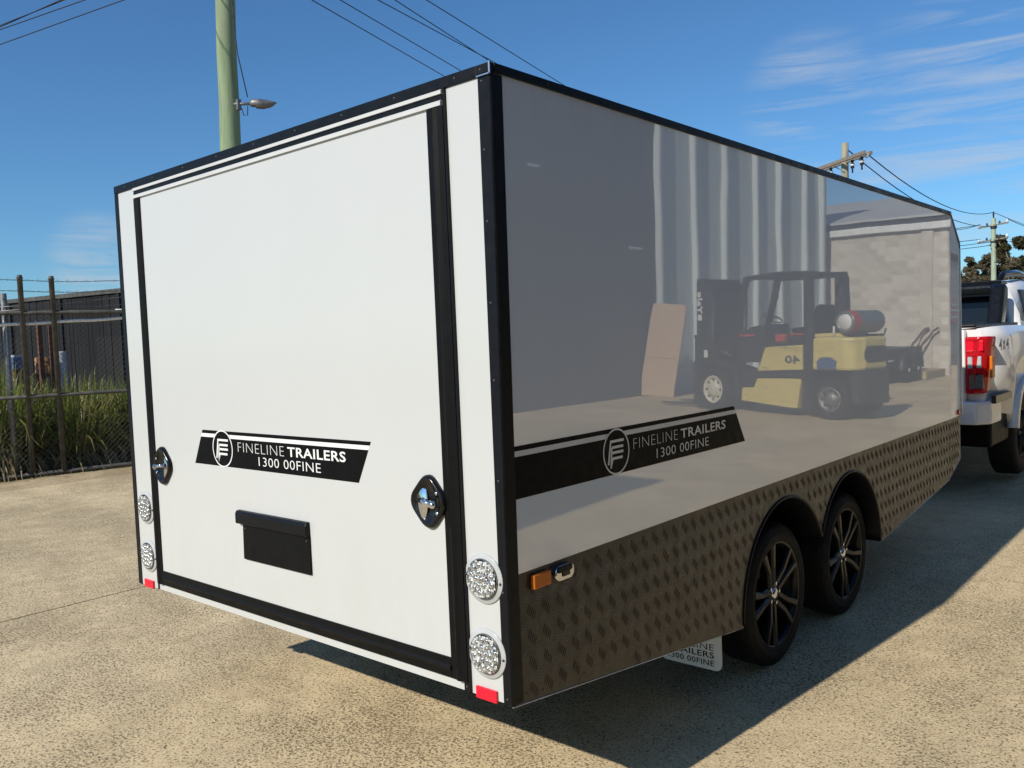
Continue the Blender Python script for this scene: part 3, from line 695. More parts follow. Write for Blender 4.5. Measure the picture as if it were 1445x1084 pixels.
# ------------------------------------------------------------------ pickup truck hitched in front
K = 1.13
U = thing('pickup_truck', 'white dual cab pickup with dark tonneau hitched in front of trailer', 'pickup truck', (-1.10, 6.42, G))
HW = 0.925*K
def kk(pts): return [(p[0]*K, p[1]*K) for p in pts]
def loft(sections, mat, name, parent, bevel=0.0):
    """sections: list of lists of (x,y,z) with equal counts, closed loops"""
    n = len(sections[0]); vs = [tuple(c*K for c in p) for s_ in sections for p in s_]; fs = []
    for i in range(len(sections)-1):
        for j in range(n): fs.append((i*n+j, i*n+(j+1) % n, (i+1)*n+(j+1) % n, (i+1)*n+j))
    mb = MB().add(vs, fs, True); mb.add([vs[j] for j in range(n)], [tuple(range(n))]); k0 = (len(sections)-1)*n; mb.add(vs[k0:], [tuple(range(n))])
    return mb.obj(name, mat, parent, bevel)
# bed sides + cab lower body as a side profile with wheel openings, both sides
wr, wz, RWY, FWY = 0.47, 0.43, 1.20, 4.42
def body_side(sgn):
    lowp = [(0.06, 0.70), (RWY-wr-0.02, 0.62)] + [(RWY+(wr)*math.cos(a), wz+wr*math.sin(a)) for a in [PI-0.2-(PI-0.4)*k/14 for k in range(15)]] + [(RWY+wr+0.04, 0.50), (FWY-wr-0.02, 0.50)] + \
           [(FWY+wr*math.cos(a), wz+wr*math.sin(a)) for a in [PI-0.15-(PI-0.3)*k/14 for k in range(15)]] + [(FWY+wr+0.02, 0.55), (5.2, 0.58)]
    def top(y): return 1.335+0.015*math.sin(max(0, min(1, (y-0.0)/1.6))*PI) if y < 3.6 else 1.34-0.08*((y-3.6)/1.5)
    mb = MB()
    for a, b in zip(lowp[:-1], lowp[1:]):
        if b[0]-a[0] < 1e-5: continue
        def colm(p):
            y = p[0]; zt = top(y); z0 = p[1]; zb = z0+(zt-z0)*0.55; bulge = 0.0
            for cy in (RWY, FWY):
                bulge = max(bulge, 0.03*math.exp(-((y-cy)/0.5)**2))
            x2 = 0.90+bulge
            taper = 0.06*max(0, 1-y/0.5) if y < 0.5 else (0.10*((y-4.6)/0.55)**2 if y > 4.6 else 0)
            return [((x2-0.015-taper)*sgn, y, z0), ((x2+0.012-taper)*sgn, y, zb), ((x2-0.01-taper)*sgn, y, zb+(zt-zb)*0.7), ((x2-0.045-taper)*sgn, y, zt), ((x2-0.16-taper)*sgn, y, zt), ((x2-0.16-taper)*sgn, y, z0)]
        A, B = colm(a), colm(b); vs = [tuple(c*K for c in p) for p in A+B]
        mb.add(vs, [(j, (j+1) % 6, (j+1) % 6+6, j+6) for j in range(6)], True)
    c0 = colm(lowp[0]); mb.add([tuple(c*K for c in p) for p in c0], [tuple(range(6))])
    c1 = colm(lowp[-1]); mb.add([tuple(c*K for c in p) for p in c1], [tuple(range(6))])
    return mb.obj('body_side', M_carw, U)
for s in (1, -1): body_side(s)
def ub(x0, x1, y0, y1, z0, z1): return MB().box(x0*K, x1*K, y0*K, y1*K, z0*K, z1*K)
tg = ub(-0.72, 0.72, 0.0, 0.06, 0.76, 1.33).obj('tailgate', M_carw, U, bevel=0.012)
ub(-0.13, 0.13, -0.012, -0.0005, 1.13, 1.22).obj('tailgate_handle', M_gblack, tg, bevel=0.006)
ub(-0.74, 0.74, 0.08, 1.62, 0.82, 0.86).obj('bed_floor', M_steel, U)
ub(-0.79, 0.79, 0.03, 1.60, 1.345, 1.372).obj('tonneau_cover', M_black, U, bevel=0.012)
ub(-0.72, 0.72, 1.64, 5.0, 0.45, 1.30).obj('cabin_tub', M_steel, U)
for s in (1, -1):
    ub(*sorted((0.40*s, 0.86*s)), 0.16, 0.80, 0.40, 0.70).obj('arch_shade_liner', M_rubber, U, bevel=0.03)  # black box added to stand for the deep shade below the bumper
    ub(*sorted((0.62*s, 0.80*s)), 0.80, 1.65, 0.85, 1.0).obj('arch_shade_liner', M_rubber, U)
ub(-0.42, 0.42, 0.15, 0.95, 0.34, 0.52).obj('spare_wheel', M_tyre, U, bevel=0.08)
# rear bumper: white corner pieces and black step
for s in (1, -1):
    pts = [(0.50*s, -0.04), (0.80*s, -0.04), (0.885*s, 0.06), (0.895*s, 0.36), (0.84*s, 0.36), (0.50*s, 0.10)]
    bo = MB(); q = kk(pts)
    bo.prism(q if s > 0 else q[::-1], 'z', 0.595*K, 0.775*K); bo.obj('bumper_corner', M_carw, U, bevel=0.02)
    MB().prism(kk([(0.880*s, 0.08), (0.9135*s, 0.08), (0.920*s, 0.62), (0.89*s, 0.62)]), 'z', 0.755*K, 0.815*K).obj('bumper_side_strip', M_gblack, U)  # black strip along the gap between bumper side and body
ub(-0.66, 0.66, -0.09, 0.06, 0.60, 0.74).obj('bumper_step', M_gblack, U, bevel=0.02)
ub(-0.55, 0.55, 0.0, 0.25, 0.45, 0.58).obj('tow_bar', M_steel, U, bevel=0.01)
# tail lights
for s in (1, -1):
    def tlp(x0, x1, z0, z1, y0, y1): 
        pts = [(x0*s, y1), (x0*s, y0), ((x1-0.07)*s, y0), ((x1-0.02)*s, y0+0.035), (x1*s, y0+0.09), (x1*s, y1)]
        q = kk(pts); return MB().prism(q if s > 0 else q[::-1], 'z', z0*K, z1*K)
    tl = tlp(0.722, 0.897, 0.835, 1.275, -0.022, 0.20)
    tl.xf(lambda v: Vector((v.x-(0.045*K*s*max(0, min(1, (0.95*K-v.z)/(0.115*K))) if abs(v.x) > 0.8*K else 0), v.y, v.z)))
    tl = tl.obj('tail_light', M_redlens, U, bevel=0.018)
    tlp(0.735, 0.85, 1.165, 1.245, -0.0262, -0.019).obj('stop_lens', M_redrefl, tl, bevel=0.006)
    tlp(0.742, 0.835, 1.035, 1.125, -0.0285, -0.019).obj('reverse_lens', M_clear_flange, tl, bevel=0.006)
    tlp(0.752, 0.845, 0.875, 0.985, -0.0285, -0.019).obj('fog_lens', M_leddark, tl, bevel=0.006)
    ub(*( (0.8805, 0.9015) if s > 0 else (-0.9015, -0.8805)), 0.03, 0.12, 0.955, 1.125).obj('indicator_lens', M_orange, tl, bevel=0.006)
# cab greenhouse
gh = []
for y, hw, zt in ((1.66, 0.735, 1.38), (1.70, 0.73, 1.58), (1.76, 0.69, 1.74), (2.6, 0.69, 1.80), (3.3, 0.67, 1.77), (3.75, 0.66, 1.64), (4.25, 0.70, 1.36)):
    gh.append([(-0.80, y, 1.30), (0.80, y, 1.30), (hw+0.055 if zt > 1.5 else 0.80, y, 1.33+(zt-1.33)*0.45), (hw, y, zt-0.05), (hw-0.07, y, zt), (-hw+0.07, y, zt), (-hw, y, zt-0.05), (-hw-0.055 if zt > 1.5 else -0.80, y, 1.33+(zt-1.33)*0.45)])
loft(gh, M_carw, 'cab', U)
# rear window, dark roof end, side windows
MB().add([tuple(c*K for c in p) for p in [(-0.69, 1.640, 1.38), (0.69, 1.640, 1.38), (0.655, 1.700, 1.70), (-0.655, 1.700, 1.70), (-0.69, 1.67, 1.38), (0.69, 1.67, 1.38), (0.655, 1.74, 1.70), (-0.655, 1.74, 1.70)]],
         [(0, 1, 2, 3), (7, 6, 5, 4), (0, 4, 5, 1), (1, 5, 6, 2), (2, 6, 7, 3), (3, 7, 4, 0)]).obj('rear_window', M_glass, U)
ub(-0.64, 0.64, 1.68, 1.95, 1.725, 1.768).obj('roof_spoiler', M_gblack, U, bevel=0.01)
for s in (1, -1):
    for ya, yb, y2a, y2b in ((1.98, 2.62, 2.06, 2.58), (2.68, 3.62, 2.66, 3.30)):
        vs = [(0.806*s, ya, 1.37), (0.806*s, yb, 1.37), (0.728*s, y2b, 1.68), (0.728*s, y2a, 1.68)]
        vs2 = [(x-0.04*s, y, z) for x, y, z in vs]
        MB().add([tuple(c*K for c in p) for p in vs+vs2], [(0, 1, 2, 3), (7, 6, 5, 4), (0, 4, 5, 1), (1, 5, 6, 2), (2, 6, 7, 3), (3, 7, 4, 0)]).obj('side_window', M_glass, U)
    # sports bar leg and roof rail
    MB().prism([(1.24*K, 1.35*K), (1.44*K, 1.35*K), (1.58*K, 1.60*K), (1.58*K, 1.70*K), (1.50*K, 1.73*K), (1.42*K, 1.68*K)], 'x', (0.60*s)*K, (0.72*s)*K).obj('sports_bar', M_gblack, U, bevel=0.03)
    rl = MB().tube([tuple(c*K for c in p) for p in [(0.58*s, 1.80, 1.74), (0.60*s, 1.98, 1.83), (0.60*s, 2.6, 1.865), (0.59*s, 3.1, 1.85), (0.57*s, 3.25, 1.77)]], [0.02, 0.035, 0.036, 0.034, 0.02], 8); rl.obj('roof_rail', M_gblack, U)
MB().box(-0.62*K, 0.62*K, 1.47*K, 1.57*K, 1.64*K, 1.72*K).obj('sports_bar', M_gblack, U, bevel=0.03)
# wheel arch flares + wheels
for s in (1, -1):
    for cy in (RWY, FWY):
        ls = []
        for k in range(17):
            a = PI-0.15-(PI-0.3)*k/16; ls.append([(x*K, (cy+r_*math.cos(a))*K, (wz+r_*math.sin(a))*K) for r_, x in ((wr+0.02, 0.935*s), (wr-0.03, 0.945*s), (wr-0.03, 0.80*s), (wr+0.02, 0.88*s))])
        mb = MB(); vs = [p for r_ in ls for p in r_]; mb.add(vs, [(k*4+j, k*4+(j+1) % 4, k*4+4+(j+1) % 4, k*4+4+j) for k in range(16) for j in range(4)], True)
        mb.obj('wheel_flare', M_carw if False else M_carw, U)
        wv = MB().lathe([(0.24, -0.01), (0.30, 0.008), (0.39, 0.0), (0.415, -0.03), (0.415, -0.21), (0.38, -0.235), (0.24, -0.23)], (0.885*s*K, cy*K, 0.415*K), (s, 0, 0), 40); wv.v = [tuple(v) for v in wv.v]
        wo_ = wv.obj('wheel', M_tyre, U)
        hb = MB().lathe([(0.24, -0.02), (0.235, 0.0), (0.22, -0.02), (0.19, -0.06), (0.06, -0.03), (0.0, -0.028)], (0.885*s*K, cy*K, 0.415*K), (s, 0, 0), 30)
        for k in range(6):
            a = k*PI/3; hb.tube([(0.865*s*K, cy*K+0.05*math.cos(a), 0.415*K+0.05*math.sin(a)), (0.875*s*K, cy*K+0.225*math.cos(a), 0.415*K+0.225*math.sin(a))], 0.026, 6)
        hb.obj('rim', M_steel, wo_)
# front end, bonnet, mirrors, 4x4 badge
ub(-0.80, 0.80, 4.1, 5.25, 0.60, 1.28).obj('bonnet', M_carw, U, bevel=0.05)
ub(-0.55, 0.55, 5.24, 5.28, 0.80, 1.10).obj('grille', M_gblack, U, bevel=0.01)
for s in (1, -1):
    ub(*sorted((0.58*s, 0.79*s)), 5.2, 5.275, 0.98, 1.14).obj('headlight', M_clear_flange, U, bevel=0.02)
    ub(*sorted((0.84*s, 1.02*s)), 3.42, 3.52, 1.36, 1.55).obj('door_mirror', M_carw, U, bevel=0.03)
for k_, ch_ in enumerate('4x4'): lettering('lettering', ch_, 0.12, 0.105 if ch_ == '4' else 0.085, lambda x, z: (0.9135*K, 0.20*K+0.14*k_+x, 1.16*K+z), M_leddark, U, 0.03)

# ------------------------------------------------------------------ utility poles and lines
def pole(name, label, base, top, r0, r1, mat):
    p = thing(name, label, 'utility pole', base)
    dx = Vector(top)-Vector(base); pts = []; rs = []
    for k in range(15):
        f = k/14; pts.append(dx*f+Vector((random.uniform(-1, 1), random.uniform(-1, 1), 0))*0.012*(1 if 0 < k < 14 else 0)); rs.append((r0+(r1-r0)*f)*random.uniform(0.975, 1.025))
    MB().tube(pts, rs, 18).obj('shaft', mat, p); return p
pl = pole('utility_pole', 'green treated timber pole with a street lamp behind the trailer', (-10.03, 5.21, G), (-10.2, 5.58, 10.2), 0.172, 0.128, M_pole)
lx0 = Vector((-9.93, 5.47, 4.80))-Vector((-10.03, 5.21, G))
# street lamp on the pole
SL = thing('street_lamp', 'small grey street lamp bracketed to the side of the green pole', 'street lamp', (-9.95, 5.45, 4.80))
sd = Vector((0.62, 0.72, 0.02)).normalized(); sq = Vector((-sd.y, sd.x, 0))
MB().tube([-sd*0.07, sd*0.22], 0.022, 10).box(-0.03, 0.03, -0.03, 0.03, -0.09, 0.07).obj('bracket', M_gal, SL)
def lampf(a, b, c): return sd*a+sq*b+Vector((0, 0, c))
hd = MB(); secs = [(0.17, 0.035, 0.05), (0.21, 0.06, 0.07), (0.30, 0.062, 0.072), (0.42, 0.055, 0.055), (0.50, 0.04, 0.03), (0.56, 0.015, 0.012)]
ring = []
for a, bw, h in secs: ring.append([lampf(a, bw*math.cos(2*PI*k/12), h*math.sin(2*PI*k/12) if math.sin(2*PI*k/12) > 0 else 0.75*h*math.sin(2*PI*k/12)) for k in range(12)])
vs = [p for r_ in ring for p in r_]; hd.add(vs, [(i*12+k, i*12+(k+1) % 12, i*12+12+(k+1) % 12, i*12+12+k) for i in range(5) for k in range(12)], True); hd.add(ring[0], [tuple(range(12))]); hd.add(ring[-1], [tuple(range(12))])
hd.obj('lamp_head', M_gal, SL)
bw_ = MB(); rr = [[lampf(a, b_*math.cos(PI+PI*k/8), -0.02+h*math.sin(PI+PI*k/8)) for k in range(9)] for a, b_, h in ((0.26, 0.05, 0.055), (0.36, 0.055, 0.065), (0.47, 0.04, 0.045), (0.53, 0.01, 0.01))]
vs = [p for r_ in rr for p in r_]; bw_.add(vs, [(i*9+k, i*9+k+1, i*9+9+k+1, i*9+9+k) for i in range(3) for k in range(8)], True); bw_.obj('lamp_bowl', M_leddark, SL)
MB().tube([(-0.02, -0.01, 2.2), (0.005, 0.0, 1.2), (0.02, 0.02, 0.75), (0.10, 0.10, 0.1)], 0.008, 6).obj('lamp_cable', M_wire, SL)
MB().tube([(0.03, 0.03, -0.06), (0.05, 0.05, -0.17), (0.09, 0.09, -0.17), (0.09, 0.1, -0.03)], 0.007, 6).obj('lamp_cable', M_wire, SL)

p2 = pole('utility_pole', 'timber pole with sloping double crossarm above the trailer roof', (-10.68, 32.8, G), (-10.71, 33.15, 8.39), 0.16, 0.135, pole_mat('greyed_pole_timber', (0.33, 0.31, 0.23), (0.20, 0.19, 0.13)))
A0 = Vector((-11.94, 33.06, 7.64))-Vector((-10.68, 32.8, G)); A1 = Vector((-9.42, 33.14-1.2, 7.64))-Vector((-10.68, 32.8, G)); A0.y += 0.75
def beam(a, b, w_, h_):
    a, b = Vector(a), Vector(b); d = (b-a).normalized(); q = d.cross(Vector((0, 0, 1))).normalized()*w_/2; u = q.cross(d).normalized()*h_/2
    vs = [p+sx_*q+sz_*u for p in (a, b) for sz_ in (-1, 1) for sx_ in (-1, 1)]
    return vs, [(0, 2, 3, 1), (4, 5, 7, 6), (0, 1, 5, 4), (2, 6, 7, 3), (0, 4, 6, 2), (1, 3, 7, 5)]
for off in (-0.17, 0.17):
    o_ = Vector((0.45, 1, 0)).normalized()*off; MB().add(*beam(A0+o_, A1+o_, 0.09, 0.13)).obj('crossarm', M_arm, p2)
MB().tube([A0*0.7+A1*0.3+Vector((0, 0, -0.08)), (A0+A1)/2+Vector((0.0, 0, -0.4))], 0.02, 6).obj('arm_brace', M_gal, p2)
for f in (0.22, 0.68, 0.87):
    c = A0*(1-f)+A1*f
    MB().lathe([(0.0, 0.0), (0.05, 0.0), (0.075, -0.05), (0.045, -0.10), (0.085, -0.16), (0.05, -0.22), (0.08, -0.30), (0.03, -0.34), (0.03, -0.5), (0.0, -0.5)], c+Vector((0, 0, -0.07)), (0, 0, 1), 12).obj('insulator', M_insul, p2)
    MB().lathe([(0.086, -0.17), (0.09, -0.2), (0.06, -0.235)], c+Vector((0, 0, -0.07)), (0, 0, 1), 12).obj('insulator_band', M_insw, p2)
for f in (0.04, 0.97): MB().sphere(A0*(1-f)+A1*f+Vector((0, 0, -0.10)), 0.07, 6, 1, 1, 1.5).obj('insulator', M_insw, p2)
p3 = pole('utility_pole', 'distant pale green pole with two crossarms in front of the gum tree', (-12.66, 68.1, G), (-12.68, 68.63, 8.5), 0.20, 0.155, M_polefar)
O3 = Vector((-12.66, 68.1, G))
for zc, L0, R0_ in ((8.0, (-13.74, 68.9), (-11.65, 68.1)), (6.95, (-13.78, 68.9), (-11.65, 68.0))):
    a = Vector((L0[0], L0[1], zc-0.06))-O3; b = Vector((R0_[0], R0_[1], zc+0.06))-O3
    MB().add(*beam(a, b, 0.10, 0.10)).obj('crossarm', M_arm, p3)
    for f in (0.03, 0.3, 0.72, 0.97): MB().lathe([(0.0, 0.28), (0.05, 0.22), (0.08, 0.12), (0.05, 0.05), (0.05, 0.0)], a*(1-f)+b*f, (0, 0, 1), 8).obj('insulator', M_insul if f in (0.3, 0.72) else M_insw, p3)
    MB().lathe([(0.215, -0.07), (0.215, 0.07)], (0, 0.45, zc-G-0.15), (0, 0, 1), 14).obj('pole_band', M_wire, p3)
MB().lathe([(0.0, 0.55), (0.04, 0.45), (0.07, 0.3), (0.03, 0.0)], (-0.02, 0.52, 8.5-G), (0, 0, 1), 8).obj('insulator', M_insul, p3)
for k in range(16):
    a = random.uniform(0, 2*PI); MB().box(-0.05, 0.05, -0.05, 0.05, -0.04, 0.04).xf(lambda v: v+Vector((0.2*math.cos(a), 0.45+0.2*math.sin(a)-0.1, 6.5-G-0.16*k))).obj('step_bolt', M_gal, p3) if k < 10 else None
def wire(label, pts, r=0.011, sag=0.0, group='overhead power lines'):
    if sag:
        a, b = Vector(pts[0]), Vector(pts[-1]); pts = [a*(1-t)+b*t-Vector((0, 0, sag*4*t*(1-t))) for t in [k/14 for k in range(15)]]
    o = MB().tube(pts, r, 6).obj('power_line', M_wire); return tag(o, label, 'power line', group)
def extend(a, b, f0, f1):
    a, b = Vector(a), Vector(b); return [a+(b-a)*f0, a+(b-a)*f1]
zw = 8.0
for lab, a, b in (('leftmost overhead line dropping behind the trailer roof left of its corner', (-12.54, 8.85, zw), (-14.21, 14.06, zw)),
                  ('overhead line second from left dropping behind the trailer roof', (-12.16, 9.26, zw), (-13.67, 14.24, zw)),
                  ('left one of the two lines meeting at the trailer roof corner', (-11.65, 9.80, zw), (-12.60, 14.14, zw)),
                  ('right one of the two lines meeting at the trailer roof corner', (-11.42, 10.05, zw), (-12.77, 14.59, zw)),
                  ('rightmost overhead line passing over the trailer roof corner to the side roof edge', (-10.99, 10.52, zw), (-12.66, 17.22, zw))):
    wire(lab, extend(a, b, -3.0, 2.2), 0.010)
for lab, a, b in (('uppermost overhead line in the top left corner of the sky', (-17.93, 5.0, zw), (-15.76, 5.41, zw)),
                  ('overhead line just below the uppermost one in the top left sky', (-18.01, 5.03, zw), (-15.79, 5.37, zw)),
                  ('third overhead line from the top in the left sky', (-18.18, 5.08, zw), (-15.49, 5.69, zw)),
                  ('lowest overhead line in the sky left of the green pole', (-19.10, 5.38, zw), (-15.00, 6.22, zw))):
    wire(lab, extend(a, b, -6.0, 6.0), 0.010)
B2 = Vector((-10.68, 32.8, G)); e2 = B2+A1
wire('line from crossarm end of roof pole to top of the distant pole', [e2+Vector((0, 0.05, -0.1)), Vector((-12.68, 68.6, 8.95))], 0.022, 0.85)
wire('line from roof pole shaft to the distant pole crossarm', [Vector((-10.6, 33.2, 8.1)), Vector((-12.5, 68.6, 7.95))], 0.022, 0.95)
wire('line leaving left end of roof pole crossarm behind the trailer', [B2+A0+Vector((0.05, 0, -0.1)), Vector((-13.6, 68.8, 8.2))], 0.02, 1.2)
for lab, a, z2, sg in (('thin line reaching left end of distant upper crossarm', (-24, 50, 7.4), 8.15, 0.5), ('thin line reaching left end of distant lower crossarm', (-24, 47, 6.9), 7.1, 0.5), ('lowest thin line reaching the distant pole', (-24, 46, 5.6), 6.6, 0.4), ('thin line just under the distant lower crossarm', (-24, 48, 6.3), 6.85, 0.5)):
    wire(lab, [Vector(a), Vector((-13.6 if z2 > 6.9 else -12.7, 68.7, z2))], 0.022, sg)
wire('line running right from the top of the distant pole', [Vector((-12.66, 68.6, 8.95)), Vector((-6, 92, 6.5))], 0.02, 0.5)
wire('line running right from right end of distant upper crossarm', [Vector((-11.68, 68.1, 8.3)), Vector((-6.5, 90, 6.3))], 0.02, 0.4)

# ------------------------------------------------------------------ trees far right
def gum_tree(label, base, h, cw, mat, n, seed, group=None, low=0.3):
    rnd = random.Random(seed); t = thing('gum_tree', label, 'tree', base, 0, group)
    tr = MB(); tips = []
    tr.tube([(0, 0, 0), (0.2, 0.1, h*0.25), (-0.1, 0.2, h*0.5)], [h*0.035, h*0.027, h*0.018], 10)
    for k in range(9):
        a = rnd.uniform(0, 2*PI); z0 = h*rnd.uniform(0.22, 0.5); rr = cw*rnd.uniform(0.45, 0.95)
        p1 = Vector((rr*0.5*math.cos(a), rr*0.5*math.sin(a), z0+h*rnd.uniform(0.08, 0.18))); p2_ = Vector((rr*math.cos(a), rr*math.sin(a), z0+h*rnd.uniform(0.18, 0.45)))
        tr.tube([(0, 0, z0), p1, p2_], [h*0.014, h*0.009, h*0.003], 6); tips += [p2_, p1*0.4+p2_*0.6]
    tr.obj('trunk', M_bark, t)
    cl = []
    for k in range(46):
        q = rnd.choice(tips) if rnd.random() < 0.65 else Vector((rnd.uniform(-cw, cw), rnd.uniform(-cw, cw), h*rnd.uniform(0.45, 0.9)))
        c = q+Vector((rnd.gauss(0, cw*0.16), rnd.gauss(0, cw*0.16), rnd.gauss(0, h*0.07)))
        d = math.hypot(c.x, c.y)/cw; c.z = min(c.z, h*(1.0-0.32*d*d)); c.z = max(c.z, h*low)
        cl.append((c, rnd.uniform(0.10, 0.24)*cw))
    lv = MB()
    for c, r_ in cl:
        for k in range(n//46):
            d = Vector((rnd.gauss(0, 1), rnd.gauss(0, 1), rnd.gauss(0, 1))).normalized()*r_*rnd.random()**0.4; d.z *= 0.62
            p = c+d; s_ = rnd.uniform(0.06, 0.15); ax_ = Vector((rnd.gauss(0, 1), rnd.gauss(0, 1), rnd.gauss(-0.6, 0.6))).normalized(); b_ = ax_.orthogonal().normalized()
            lv.add([p-ax_*s_*1.9, p+b_*s_*0.7, p+ax_*s_*1.9, p-b_*s_*0.7], [(0, 1, 2, 3)])
    me = bpy.data.meshes.new('crown'); me.from_pydata(lv.v, [], lv.f); me.materials.append(mat); me.update(); mk('crown', me, t); return t
gum_tree('large dark gum tree at the right edge beyond the distant pole', (-14.2, 91, G), 11.0, 3.6, M_gum, 15000, 5, low=0.34)
gum_tree('lower brownish gum tree left of the distant green pole', (-17.6, 87.5, G), 8.2, 2.3, M_gum2, 8500, 9, low=0.45)
gum_tree('dry sparse gum tree under the dark crown behind the pickup', (-15.8, 89, G), 8.4, 2.6, M_gum2, 8000, 13, low=0.45)

# ------------------------------------------------------------------ fence, grass, dark wall at left
FO = Vector((-10.88, 2.16, G)); fe = Vector((0.34, 1.6, 0)).normalized(); fn = Vector((-fe.y, fe.x, 0))
F = thing('chain_link_fence', 'grey pipe and chain link fence with tall posts left of the trailer', 'fence', FO)
def F3(s, z, o=0.0): return fe*s+fn*o+Vector((0, 0, z))
for s, h, r in ((-2.2, 2.6, 0.036), (0.39, 2.72, 0.034), (0.765, 2.71, 0.034), (3.3, 2.7, 0.034), (5.8, 2.7, 0.034), (8.3, 2.7, 0.034)):
    MB().tube([F3(s+0.0, 0), F3(s, h-0.05), F3(s, h-0.045), F3(s, h)], [r, r, r*1.2, r*0.8], 12).obj('post', M_fpost, F)
MB().tube([F3(0.20, 0.0, 0.10), F3(0.20, 2.48, 0.10)], 0.038, 10).obj('post', M_gal, F)
for z, r, o in ((2.215, 0.030, 0.0), (1.09, 0.026, 0.0), (0.035, 0.032, 0.0)):
    MB().tube([F3(-3, z, o), F3(9, z, o)], r, 10).obj('rail', M_fpost, F)
MB().tube([F3(1.55, 2.24, 0.02), F3(1.9, 2.24, 0.02), F3(3.0, 2.24, 0.02)], 0.02, 8).obj('rail', M_gal, F)
rp = MB(); pts = []
for k in range(60):
    s = -3+12*k/59; pts.append(F3(s, 2.05+0.045*max(0, s)+0.006*math.sin(k*1.7), 0.04))
rp.tube(pts, 0.022, 8); rp.obj('rope', M_rope, F)
ms = MB(); hgt = 2.2; st = 0.072
k = -3.0-hgt
while k < 9:
    for d in (1, -1):
        a, b = (k, k+hgt) if d > 0 else (k+hgt, k)
        ms.tube([F3(a, 0.03, 0.032), F3(b, hgt, 0.032)], 0.0024, 3, False)
    k += st
ms.obj('chain_mesh', pm('chain_wire', (0.10, 0.10, 0.095), 0.6, 0.3, var=0.3), F, kind='stuff')
for z, nm in ((2.655, 'barbed_wire'), (2.51, 'barbed_wire')):
    b_ = MB()
    for ph_ in (0, PI): b_.tube([F3(-3+12*i/240, z+0.006*math.cos(i*0.9+ph_)-0.02*math.sin(i*0.1)**2, 0.006*math.sin(i*0.9+ph_)) for i in range(241)], 0.0028, 4, False)
    for i in range(100):
        s = -3+0.12*i; d = Vector((random.gauss(0, 1), random.gauss(0, 1), random.gauss(0, 1))).normalized()*0.022; c = F3(s, z); b_.tube([c-d, c+d], 0.0022, 3)
    b_.obj(nm, M_fpost, F, kind='stuff')
for pts in ([(0.1, 2.30), (0.8, 2.32), (1.1, 2.36), (1.6, 2.42), (3, 2.5)], [(0.1, 2.24), (0.9, 2.30), (1.3, 2.29), (1.75, 2.33), (3, 2.36)]):
    MB().tube([F3(s, z, 0.03) for s, z in pts], 0.005, 5).obj('loose_wire', M_gal, F)
# strappy grass clumps
def tussock_mesh(seed, nb=400, h=1.28, sp_=0.62):
    rnd = random.Random(seed); mb = MB(); mats = []
    for k in range(nb+190):
        dead = k >= nb
        a = rnd.uniform(0, 2*PI); lean = rnd.random()**0.55 if not dead else rnd.uniform(0.7, 1.0); hh = h*(rnd.uniform(0.6, 1.15) if not dead else rnd.uniform(0.25, 0.62)); rr = rnd.random()**0.5*0.22
        c = Vector((rr*math.cos(a+rnd.gauss(0, 0.5)), rr*math.sin(a+rnd.gauss(0, 0.5)), 0)); d = Vector((math.cos(a), math.sin(a), 0)); q = Vector((-d.y, d.x, 0)); wd = rnd.uniform(0.0055, 0.0105)
        tw = rnd.uniform(-0.7, 0.7); q = (q*math.cos(tw)+Vector((0, 0, 1))*math.sin(tw)*0.5+d*math.sin(tw)*0.6).normalized()
        out = sp_*lean*rnd.uniform(0.6, 1.1); drop = 0.15+0.62*lean**1.5 if not dead else 0.98
        pts = []
        for t in (0, 0.3, 0.6, 0.85, 1.0): pts.append(c+d*out*(t**1.5)+Vector((0, 0, hh*(t*1.0-drop*t*t*t))))
        ws = [wd*0.8, wd, wd*0.95, wd*0.6, wd*0.08]; vs = []
        for p, w_ in zip(pts, ws): vs += [p-q*w_, p+q*w_]
        mb.add(vs, [(2*i, 2*i+1, 2*i+3, 2*i+2) for i in range(4)], True); mats += [1 if dead else 0]*4
    me = bpy.data.meshes.new('grass_tussock'); me.from_pydata(mb.v, [], mb.f); me.materials.append(M_blade); me.materials.append(M_dead); me.polygons.foreach_set('material_index', mats); me.update(); return me
tms = [tussock_mesh(s) for s in (1, 2, 3, 4)]
rnd = random.Random(3); k = 0
for s in [-1.6, -1.0, -0.4, 0.1, 0.55, 1.0, 1.45, 1.9, 2.4, 3.0]:
    for row in (0.80, 1.45):
        o = mk('grass_tussock', tms[k % 4]); p = FO+F3(s+rnd.uniform(-0.12, 0.12), -0.05, row+rnd.uniform(-0.1, 0.15)); o.location = p
        hs = (1.42 if s < 0.5 else 1.32 if s < 1.2 else 1.18)*rnd.uniform(0.92, 1.08); o.scale = (hs, hs, hs); o.rotation_euler = (0, 0, rnd.uniform(0, 6.28)); k += 1
        tag(o, 'strappy green grass tussock growing against the chain link fence', 'grass tussock', 'grass tussocks behind the fence')
lit = MB()
for i in range(420):
    c = FO+F3(random.uniform(-2, 5), 0.012, random.gauss(-0.05, 0.16)); a = random.uniform(0, 6.28); ln = random.uniform(0.03, 0.11); d = Vector((math.cos(a), math.sin(a), random.uniform(-0.1, 0.1)))*ln; q = Vector((-d.y, d.x, 0)).normalized()*0.004
    c.z = G+0.012; lit.add([c-d-q, c+d-q, c+d+q, c-d+q], [(0, 1, 2, 3)])
lo = lit.obj('leaf_litter', M_blade); lo['kind'] = 'stuff'; lo['label'] = 'dead strap leaves scattered along the foot of the fence'; lo['category'] = 'leaf litter'
